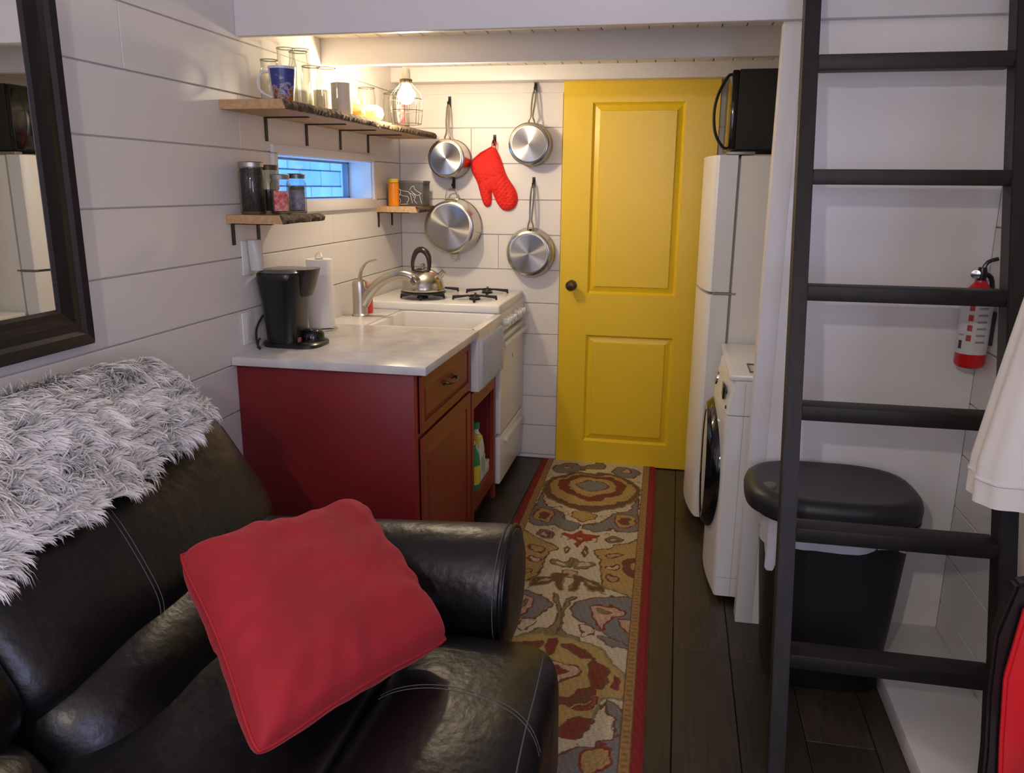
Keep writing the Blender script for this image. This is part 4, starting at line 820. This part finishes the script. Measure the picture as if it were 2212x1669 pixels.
obj('carton', B(.56, .70, 3.14, 3.26, WT+.0005, WT+.16, bev=.003), gp, gb); obj('label', B(.5590, .5597, 3.155, 3.245, WT+.07, WT+.14), paper, gb, smooth=False)
# =====================================================================
# LADDER
# =====================================================================
ld = thing('loft_ladder', 'black stained wooden ladder leaning against the loft edge', 'ladder', (.59, 1.93, 0))
yf = lambda z: 1.877+.312*z
def railx(x0, x1):
    bm = NB(); dp = .062
    Ls = [[(x0, yf(z)+d, z-(.0 if z > .1 else 0)) for d in (0,)] for z in (0, 2.27)]
    vs = []
    for z in (0, 2.27):
        z = z; vs.append([bm.verts.new(p) for p in ((x0, yf(z), z), (x1, yf(z), z), (x1, yf(z)+dp, z), (x0, yf(z)+dp, z))])
    for k in range(4): bm.faces.new((vs[0][k], vs[0][(k+1) % 4], vs[1][(k+1) % 4], vs[1][k]))
    bm.faces.new(vs[0][::-1]); bm.faces.new(vs[1]); bmesh.ops.recalc_face_normals(bm, faces=bm.faces[:])
    bmesh.ops.bevel(bm, geom=bm.edges[:], offset=.0025, segments=2, affect='EDGES'); return bm
obj('rail', railx(.308, .349), dark_wood, ld); obj('rail', railx(.836, .880), dark_wood, ld)
for zt_ in (1.858, 1.555, 1.252, .945, .638, .325, 2.16):
    y0 = yf(zt_)-.004
    obj('rung', B(.3485, .8365, y0, y0+.072, zt_-.040, zt_, bev=.003), dark_wood, ld)
hk = obj('hook', B(.352, .372, 2.612, 2.664, 2.078, 2.088, bev=.001, seg=1), black_mt, ld)
lb = thing('ladder_bracket', 'small black metal bracket fixed to the loft edge beside the ladder top', 'bracket', (.36, 2.665, 2.08))
bm = NB(); box(bm, .355, .385, 2.663, 2.6675, 2.066, 2.105, bev=.001, seg=1); obj('plate', bm, black_mt, lb); obj('pin', lathe(NB(), [(.004, 0), (.004, .018), (.006, .02)], (.368, 2.660, 2.056), (0, 0, 1), 10), black_mt, lb)
# =====================================================================
# TRASH CAN
# =====================================================================
tcx, tcy = .515, 2.475
tc_ = thing('trash_can', 'black plastic trash can with closed lid behind the ladder', 'trash can', (tcx, tcy, 0))
obj('body', loops(NB(), [sube(tcx, tcy, hx, hy, z_, 44, 4) for z_, hx, hy in ((.0, .165, .135), (.01, .172, .142), (.30, .195, .160), (.50, .208, .172), (.545, .212, .176))]), M('black_bin_plastic', (.008, .008, .009), .5), tc_)
obj('rim', loops(NB(), [sube(tcx, tcy, .240, .200, z_, 44, 3) for z_ in (.555, .562)]), black_pl, tc_)
def lidw():
    Ls = []
    for z_, k in ((.563, .965), (.568, 1.0), (.598, 1.01), (.618, .985), (.630, .93), (.634, .86), (.631, .80)): Ls.append([(a, b, c) for a, b, c in sube(tcx-.012, tcy, .252*k, .205*k-(0.0), z_, 48, 2.9)])
    Ls.append([(a, b, c) for a, b, c in sube(tcx-.012, tcy, .05, .04, .629, 48, 2.5)])
    return loops(NB(), Ls)
obj('lid', lidw(), M('charcoal_lid', (.018, .018, .019), .42), tc_)
obj('button', lathe(NB(), [(.026, 0), (.025, .004), (.018, .006)], (tcx-.205, tcy-.075, .628), (-.25, -.1, 1), 20), M('grey_button', (.10, .11, .10), .4), tc_, label='grey button on the lid')
obj('latch', lathe(NB(), [(.016, 0), (.014, .004)], (tcx-.258, tcy-.06, .592), (-1, -.2, 0), 16, sx=1, sy=.6), M('orange_latch', (.45, .12, .05), .4), tc_, label='orange latch')
bg = thing('bin_liner', 'white plastic liner hanging over the rim of the trash can', 'bag', (tcx, tcy, .5))
bm = NB(); n_ = 96; Ls = []
for j in range(9):
    t = j/8; L = []
    for k in range(n_):
        a = 2*math.pi*k/n_; drop = .082+.018*math.sin(a*2+.6)+.008*math.sin(a*7)+ (.07*math.exp(-((a-3.75)/.30)**2))
        
        z_ = .556-drop*t; g = .222-.012*t+.006*math.sin(a*17+2*t)*t+.004*math.sin(a*31)*t; h = .187-.010*t+.006*math.sin(a*17+2*t)*t
        c, s = math.cos(a), math.sin(a); L.append((tcx+g*math.copysign(abs(c)**.55, c), tcy+h*math.copysign(abs(s)**.55, s), z_))
    Ls.append(L)
loops(bm, Ls, cap=False); o_ = obj('liner', bm, bag_m, bg)
# =====================================================================
# FIRE EXTINGUISHER
# =====================================================================
ex, ey, ez = .882, 2.60, .985
fe = thing('fire_extinguisher', 'small red fire extinguisher with white label on the right wall', 'fire extinguisher', (ex, ey, ez))
er = .042
obj('cylinder', lathe(NB(), [(.001, 0), (.030, 0), (er-.003, .006), (er, .016), (er, .205), (er*.85, .232), (er*.5, .250), (.016, .256), (.016, .262)], (ex, ey, ez), n=32), bright_red, fe)
lb_ = obj('label', lathe(NB(), [(er+.0006, .045), (er+.0006, .205)], (ex, ey, ez), n=28, cap=False), M('white_label', (.66, .64, .63), .5), fe)
aF = ang_of(-.55, -.84)
def on_cyl(a, z0, z1, da, mat, nm='print'):
    obj(nm, lathe(NB(), [(er+.0011, z0), (er+.0011, z1)], (ex, ey, ez), n=6, cap=False, a0=a-da, a1=a+da), mat, lb_)
pr = M('red_print', (.45, .05, .04), .5); pk = M('grey_print', (.30, .29, .29), .5); pkk = M('black_print', (.05, .05, .06), .5)
for k in range(4): on_cyl(aF, .085+.030*k, .103+.030*k, .16, pr)
for k in range(6): on_cyl(aF+.75, .080+.020*k, .086+.020*k, .32, pk)
on_cyl(aF-.55, .060, .085, .14, pkk); on_cyl(aF+.75, .198, .2015, .42, pkk); on_cyl(aF-.55, .10, .104, .2, pk)
bm = NB(); lathe(bm, [(.013, .262), (.014, .285), (.011, .30)], (ex, ey, ez), n=16); tube(bm, [(ex, ey, ez+.29), (ex+.012, ey, ez+.315), (ex+.038, ey, ez+.325)], .006, 8, smooth=3); tube(bm, [(ex+.004, ey, ez+.283), (ex+.026, ey, ez+.27), (ex+.034, ey, ez+.235)], .007, 8, smooth=3); obj('valve', bm, black_pl, fe)
obj('gauge', lathe(NB(), [(.013, 0), (.014, .004), (.013, .010), (.003, .011)], (ex-.020, ey-.012, ez+.280), (-.4, -1, 0), 18), chrome, fe)
obj('nozzle', lathe(NB(), [(.007, 0), (.006, .02)], (ex-.008, ey, ez+.280), (-1, -.3, 0), 12), black_pl, fe)
obj('bracket', B(ex+.02, RX-.001, ey-.012, ey+.012, ez+.07, ez+.17, bev=.001, seg=1), black_mt, fe)
# =====================================================================
# WHITE ROBE hanging at the right edge
# =====================================================================
rb = thing('white_robe', 'white cloth robe hanging over the right side of the ladder', 'robe', (.78, 1.78, .86))
def robe(u, v):
    a = 2*math.pi*u; t = v; z = 1.72-(1.72-.862)*t
    xl = .80-(.015+.135*min(1, t*1.10)**.85); hx = .80-xl; hy = .05+.05*t
    f = 1+(.05+.03*math.sin(5*t))*math.sin(a*7+1.5*t)*t+.03*math.sin(a*13+2)*t
    x_ = .80+min(hx*f*math.cos(a), .118); y_ = 1.80+hy*f*math.sin(a)
    return (x_, y_, z+.006*math.sin(a*3)*t)
bm = grid(NB(), robe, 84, 40, closeu=True); obj('cloth', bm, M('white_cotton', (.80, .76, .70), .9, bump=.2, bscale=30), rb, angle=180)
obj('hem', tube(NB(), [robe(k/60, .94) for k in range(60)], .0035, 6, closed=True), M('cotton_hem', (.74, .72, .70), .9), rb)
rh = thing('robe_hook', 'black hook on the right wall above the white robe', 'hook', (RX, 1.8, 1.74))
obj('plate', B(RX-.006, RX-.0005, 1.785, 1.815, 1.70, 1.78, bev=.001), black_mt, rh); obj('arm', tube(NB(), [(RX-.005, 1.80, 1.76), (.86, 1.80, 1.75), (.80, 1.80, 1.735), (.795, 1.80, 1.76)], .006, 8, smooth=4), black_mt, rh)
# =====================================================================
# CHAIR AT THE LOWER RIGHT EDGE
# =====================================================================
ch = thing('side_chair', 'black framed chair with bright red seat at the lower right edge', 'chair', (.82, 1.45, 0))
def slab(poly, x0, x1, mat, nm): 
    bm = NB(); prism(bm, poly, 'y', x0, x1); bmesh.ops.bevel(bm, geom=bm.edges[:], offset=.006, segments=2, affect='EDGES'); return obj(nm, bm, mat, ch)
slab([(.672, .772), (.700, .780), (.93, .780), (.93, .0), (.690, .0), (.668, .40), (.655, .53), (.650, .66)], 1.563, 1.60, black_pl, 'frame')
slab([(.686, .735), (.92, .735), (.92, .30), (.700, .30), (.684, .44), (.672, .58)], 1.545, 1.5628, M('bright_red_cover', (.80, .02, .03), .45), 'backrest')
obj('seat', puff(NB(), .715, .93, 1.15, 1.555, .40, .47, .5, 10), bright_red, ch)
slab([(.700, .40), (.715, .40), (.725, .0), (.705, .0)], 1.16, 1.20, black_pl, 'leg')
# =====================================================================
# SOFA
# =====================================================================
sf = thing('leather_sofa', 'black leather sofa with a rolled arm along the left wall', 'sofa', (-.9, 1.0, 0))
SY_N = -.9   # near end, behind the camera
obj('base', B(-1.45, -.36, SY_N, 1.72, .06, .34, bev=.03, seg=3), leather, sf)
for (x_, y_) in ((-1.40, 1.80), (-.45, 1.80), (-1.40, SY_N+.05), (-.45, SY_N+.05)): obj('foot', lathe(NB(), [(.02, 0), (.028, .06), (.028, .07)], (x_ if x_ < -1 else -.75, y_, 0), n=14), dark_wood, sf)
prof = [(-1.46, .955), (-1.44, .995), (-1.40, 1.015), (-1.34, 1.012), (-1.28, .975), (-1.21, .90), (-1.14, .80), (-1.085, .70), (-1.055, .62), (-1.07, .56), (-1.12, .50), (-1.10, .42), (-1.30, .42), (-1.46, .45)]
PR = [Vector((p[0], p[1], 0)) for p in prof]; PRS = cr(PR, 5, True); cen = Vector((-1.27, .66, 0))
def backc(y0, y1, nm, N=26, bulge=.035):
    Ls = []
    for i in range(N+1):
        t = -1+2*i/N; tt = math.sin(t*math.pi/2); s = (1-abs(tt)**5)**(1/5) if abs(tt) < 1 else 0; s = max(s, .0); y = (y0+y1)/2+(y1-y0)/2*tt
        L = []
        for k, p in enumerate(PRS):
            d = p-cen; kk = .55+.45*s; q = cen+d*kk
            fr_ = max(0, min(1, (p.x+1.34)/.3)); q.x += bulge*fr_*s; q.y += bulge*.4*fr_*s
            w_ = .006*noise3((q.x*2, y, q.y*2), 5)+.010*noise3((q.x, y*1.5, q.y), 2.5); q.x += w_; 
            L.append((max(q.x, LX+.02), y, q.y))
        Ls.append(L)
    return obj(nm, loops(NB(), Ls), leather, sf, angle=180)
backc(1.02, 1.93, 'back_cushion'); backc(-.05, 1.035, 'back_cushion'); backc(SY_N, -.04, 'back_cushion')
def lumw(p, c):
    p.x += .012*noise3(p, 4)-.10*max(0, c.z)*.6; p.z += .008*noise3(p, 6, 2); return p
for a, b_ in ((1.03, 1.70), (-.04, 1.02)): obj('lumbar_cushion', puff(NB(), -1.30, -.905, a, b_,   .38, .64, .62, 22, lumw, .006, 6), leather, sf, angle=180)
def seatw(p, c):
    p.z += .018*(1-c.y*c.y)*(1 if c.z > 0 else 0)+.010*noise3(p, 3)*(1 if c.z > 0 else 0); return p
SC = [(.92, 1.665), (-.03, .915), (SY_N+.02, -.035)]
for a, b_ in SC:
    obj('seat_cushion', puff(NB(), -1.06, -.555, a, b_, .28, .50, .30, 22, seatw, .006, 7), leather, sf, angle=180)
    def rollw(p, c):
        p = seatw(p, c)
        if c.x > 0 and c.z > 0: p.x += 0
        return p
    e_ = b_+(.02 if b_ > 1.5 else 0)
    obj('seat_front_roll', puff(NB(), -.572, -.195, a, e_, .14, .505, .42, 24, rollw, .006, 7), leather, sf, angle=180)
# arms
def arm(yc, nm, face=True):
    zc, r = .528, .152; x0, x1 = -1.20, -.366
    bm = NB(); Ls = []
    N = 22
    for i in range(N+1):
        x_ = x0+(x1-x0)*i/N; e = .80+.20*min(1, (i/N)**.8*1.02)
        if i == N: e = .985
        Ls.append([(x_+(0 if not i == N else 0), yc+r*e*math.cos(a)*(1+.012*noise3((x_, a, 0), 4)), zc-.02*(1-i/N)+r*e*math.sin(a)) for a in np.linspace(0, 2*math.pi, 41)[:-1]])
    loops(bm, Ls); o = obj(nm, bm, leather, sf, angle=60)
    obj('front_disc', lathe(NB(), [(r-.006, 0), (r-.010, .010), (r-.03, .018), (r*.5, .016), (.003, .020)], (x1, yc, zc), (1, 0, 0), 40), leather, o)
    obj('piping', tube(NB(), [(x1+.003, yc+(r-.002)*math.cos(a), zc+(r-.002)*math.sin(a)) for a in np.linspace(0, 2*math.pi, 49)[:-1]], .005, 8, closed=True), leather, o)
    obj('stitching', tube(NB(), [(x1-.012, yc+(r+.0015)*math.cos(a), zc+(r+.0015)*math.sin(a)) for a in np.linspace(0, 2*math.pi, 49)[:-1]], .0011, 5, closed=True), thread, o)
    obj('arm_support', B(-1.40, x1-.005, yc-.085, yc+.085, .06, zc-.02, bev=.03, seg=3), leather, sf)
arm(1.812, 'arm'); arm(SY_N-.11, 'arm')
# visible seams: stitching lines laid on the surface through a ray cast
def shoot(o, P, D):
    ok, loc, nor, _ = o.ray_cast(Vector(P)-org(sf), Vector(D)); return (loc+org(sf), nor) if ok else (None, None)
bpy.context.view_layer.update()
def stitch(name_filter, pts, D, nm='stitching', r=.0009, lift=.0003):
    obs = [o for o in C.objects if o.parent == sf and o.name.split('.')[0] == name_filter]; out = []
    for p in pts:
        best = None
        for o in obs:
            l, n = shoot(o, p, D)
            if l is not None and (best is None or (l-Vector(p)).length < (best[0]-Vector(p)).length): best = (l, n)
        if best: out.append(best[0]+best[1]*lift)
    if len(out) > 3: obj(nm, tube(NB(), out, r, 5), thread, sf)
for dy in (0, .012):
    stitch('back_cushion', [(-.4, 1.36-.045*t+dy+.02*math.sin(t*3), .95-.50*t) for t in np.linspace(0, 1, 40)], (-1, 0, 0))
    stitch('seat_front_roll', [(-.545+.345*t, 1.335+dy+.10*math.sin(t*1.5)-.155*t*t, 1) for t in np.linspace(.02, 1, 46)], (0, 0, -1))
stitch('seat_front_roll', [(-.215-.012*math.sin(t*3)-.03*t**4, .95+.68*t, 1) for t in np.linspace(0, 1, 50)], (0, 0, -1), r=.0014)
# =====================================================================
# PILLOW
# =====================================================================
k_ = 1.09
def Pw(v): return Vector((0, 0, 1.5))+(Vector(v)-Vector((0, 0, 1.5)))*k_
PA, PB_, PC_, PD = Pw((-.687, 1.632, .798)), Pw((-.829, 1.173, .873)), Pw((-.534, .888, .734)), Pw((-.392, 1.347, .658))
pctr = (PA+PB_+PC_+PD)/4; pu = ((PD-PA)+(PC_-PB_))/4; pv = ((PB_-PA)+(PC_-PD))/4; pn = pu.cross(pv).normalized()
if pn.z < 0: pn = -pn
pil = thing('red_throw_pillow', 'square red velvet throw pillow lying on the leather sofa', 'pillow', tuple(pctr))
bm = NB(); N = 44; TOP = {}
for sgn in (1, -1):
    V = []
    for i in range(N+1):
        row_ = []
        for j in range(N+1):
            a, b2 = -1+2*i/N, -1+2*j/N
            pin = 1-.075*(1-a*a)*(abs(b2)**3); pin2 = 1-.075*(1-b2*b2)*(abs(a)**3)
            ww = (1-a**4)*(1-b2**4); th = .080*max(0, ww)**.42
            cr_ = .0060*math.sin(19*math.atan2(b2, a)+3*noise3((a, b2, 0), 2))*(max(abs(a), abs(b2))**4)*min(1, ww*4)
            nz = .012*noise3((a*1.3, b2*1.3, sgn), 1.7)+.004*noise3((a*4, b2*4, sgn), 1.5)
            rc = 1-.05*(abs(a)*abs(b2))**6; p = pctr+pu*a*pin2*1.045*rc+pv*b2*pin*1.045*rc+pn*sgn*(th+(nz+cr_)*min(1, ww*3))-pn*.015
            if abs(a) == 1 or abs(b2) == 1:
                key = (i, j); 
                if key in TOP: row_.append(TOP[key]); continue
                vv = bm.verts.new(p); TOP[key] = vv; row_.append(vv)
            else: row_.append(bm.verts.new(p))
        V.append(row_)
    for i in range(N):
        for j in range(N):
            q = (V[i][j], V[i+1][j], V[i+1][j+1], V[i][j+1]); bm.faces.new(q if sgn > 0 else q[::-1])
bmesh.ops.recalc_face_normals(bm, faces=bm.faces[:])
obj('cushion', bm, velvet, pil, angle=180)
bd_ = []
for k in range(4*24):
    s_, t = divmod(k, 24); t = -1+2*t/24; a, b2 = ((t, -1), (1, t), (-t, 1), (-1, -t))[s_]
    pin = 1-.075*(1-a*a)*(abs(b2)**3); pin2 = 1-.075*(1-b2*b2)*(abs(a)**3); rc = 1-.05*(abs(a)*abs(b2))**6; bd_.append(pctr+pu*a*pin2*1.045*rc+pv*b2*pin*1.045*rc-pn*.015)
obj('seam', tube(NB(), bd_, .0035, 6, closed=True), M('red_piping', (.38, .012, .018), .8), pil)
# =====================================================================
# FUR THROW over the back of the sofa
# =====================================================================
fp = [(-1.445, .93), (-1.438, .99), (-1.405, 1.026), (-1.345, 1.027), (-1.28, .99), (-1.205, .91), (-1.13, .815), (-1.06, .71), (-1.01, .61)]
FPS = cr([Vector((a, b, 0)) for a, b in fp], 8); cum = [0]
for a, b in zip(FPS, FPS[1:]): cum.append(cum[-1]+(b-a).length)
def fsurf(s):
    for i in range(len(cum)-1):
        if cum[i+1] >= s or i == len(cum)-2:
            t = (s-cum[i])/(cum[i+1]-cum[i]); p = FPS[i].lerp(FPS[i+1], t); d = (FPS[i+1]-FPS[i]).normalized(); return p, Vector((-d.y, d.x, 0)), d
def fedge(y):   # lower edge of the pelt measured down the back
    return .450-.045*max(0, min(1, (y-1.30)/.25))+.010*math.sin(y*14)+.010*math.sin(y*31+1)-(.07*max(0, (y-1.72)/.10)**2 if y > 1.72 else 0)
def fstart(y): return .035+(.12*((y-1.45)/.37)**2 if y > 1.45 else 0)
ft = thing('fur_throw', 'grey and white long haired fur throw over the sofa back', 'throw', (-1.3, 1.3, .9))
def bulk(y, fr=.035): return .035
def fpoint(y, s, lift):
    p, n, d = fsurf(s); fr_ = max(0, min(1, (p.x+1.34)/.3)); tt = max(-1, min(1, (y-1.44)/.49)); sc_ = (1-abs(tt)**5)**.2 if y > .95 else 1
    return Vector((p.x+.035*fr_*sc_+n.x*lift, y, p.y+.014*fr_*sc_+n.y*lift)), Vector((n.x, 0, n.y)), Vector((d.x, 0, d.y))
FY_0, FY_1 = .25, 1.82
bm = NB()
def fg(u, v):
    y = FY_0+(FY_1-FY_0)*u; s = fstart(y)+(fedge(y)-fstart(y))*v; p, n, d = fpoint(y, s, .012); return p
grid(bm, fg, 60, 24); bmesh.ops.recalc_face_normals(bm, faces=bm.faces[:]); obj('hide', bm, M('pale_hide', (.42, .41, .40), .95), ft, angle=180)
rr = np.random.RandomState(5); NS = 85000
verts = []; faces = []; cols = []
from mathutils import noise as mn
for i in range(NS):
    y = rr.uniform(FY_0, FY_1); s = rr.uniform(fstart(y), fedge(y)); p, n, d = fpoint(y, s, .012)
    cl = mn.noise(Vector((y*9, s*13, 0))); cl2 = mn.noise(Vector((y*24, s*30, 4)))
    cid = Vector((round(y*34+cl*1.5)/34., 0, round(s*34+cl2)/34.))
    L = rr.uniform(.026, .048)
    w_ = Vector((0, 1, 0))*(.95+.9*cl)+d*(.40+.9*cl2)
    w_ += Vector((0, (cid.x-y)*24, 0))+d*((cid.z-s)*24)
    w_ += Vector((rr.randn()*.11, rr.randn()*.11, rr.randn()*.11)); w_.normalize()
    hh_ = (.34+.30*cl2); t1 = p+n*L*hh_+w_*L*.30; t2 = p+n*L*hh_*1.05+w_*L*.66+d*L*.10*cl2*3; t3 = p+n*L*hh_*.6+w_*L*.95+d*L*.30*cl2*2
    side = w_.cross(n); side.normalize(); side = side*math.cos(rr.uniform(-.9, .9))+n*rr.uniform(-.5, .5); wd_ = rr.uniform(.0011, .0023)
    b0 = len(verts)
    verts += [tuple(p-side*wd_), tuple(p+side*wd_), tuple(t1-side*wd_*1.1), tuple(t1+side*wd_*1.1), tuple(t2-side*wd_*.8), tuple(t2+side*wd_*.8), tuple(t3)]
    faces += [(b0, b0+1, b0+3, b0+2), (b0+2, b0+3, b0+5, b0+4), (b0+4, b0+5, b0+6)]
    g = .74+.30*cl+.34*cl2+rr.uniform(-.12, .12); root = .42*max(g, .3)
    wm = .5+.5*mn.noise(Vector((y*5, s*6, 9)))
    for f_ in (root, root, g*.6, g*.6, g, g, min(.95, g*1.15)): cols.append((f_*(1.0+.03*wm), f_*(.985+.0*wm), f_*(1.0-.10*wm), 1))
O = Vector((-1.3, 1.3, .9))
me = bpy.data.meshes.new('fur'); va = np.array(verts)-np.array(O); me.from_pydata(va.tolist(), [], faces)
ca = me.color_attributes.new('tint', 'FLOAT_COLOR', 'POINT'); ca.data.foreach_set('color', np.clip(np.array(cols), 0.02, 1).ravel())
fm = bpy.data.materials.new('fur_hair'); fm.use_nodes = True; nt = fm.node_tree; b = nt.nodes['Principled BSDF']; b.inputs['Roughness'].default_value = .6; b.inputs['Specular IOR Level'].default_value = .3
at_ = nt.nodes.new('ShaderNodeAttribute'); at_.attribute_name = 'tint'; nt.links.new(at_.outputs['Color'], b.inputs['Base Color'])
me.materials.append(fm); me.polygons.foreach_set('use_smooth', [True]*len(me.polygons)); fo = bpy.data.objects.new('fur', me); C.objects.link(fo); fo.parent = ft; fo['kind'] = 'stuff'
# =====================================================================
# MIRROR
# =====================================================================
mi_ = thing('wall_mirror', 'large mirror in a wide dark moulded frame on the left wall', 'mirror', (LX, 1.25, 1.5))
MY0, MY1, MZ0, MZ1 = .75, 1.803, 1.098, 2.25; fw = .100
bm = NB(); sec = [(0, .002), (0, .026), (.012, .038), (.030, .034), (.040, .026), (.060, .026), (.076, .020), (.092, .016), (fw, .010), (fw, .002)]
cor = [(MY0, MZ0, 1, 1), (MY1, MZ0, -1, 1), (MY1, MZ1, -1, -1), (MY0, MZ1, 1, -1)]
Rg = [[bm.verts.new((LX+.001+h, y+sy_*w_, z+sz_*w_)) for w_, h in sec] for y, z, sy_, sz_ in cor]
for k in range(4):
    a, b = Rg[k], Rg[(k+1) % 4]
    for j in range(len(sec)): bm.faces.new((a[j], a[(j+1) % len(sec)], b[(j+1) % len(sec)], b[j]))
bmesh.ops.recalc_face_normals(bm, faces=bm.faces[:]); obj('frame', bm, frame_m, mi_, smooth=False)
obj('mirror_glass', B(LX+.003, LX+.010, MY0+fw-.005, MY1-fw+.005, MZ0+fw-.005, MZ1-fw+.005), mirror_m, mi_, smooth=False)
print('tris', sum(len(o.data.polygons) for o in C.objects if o.type == 'MESH'))
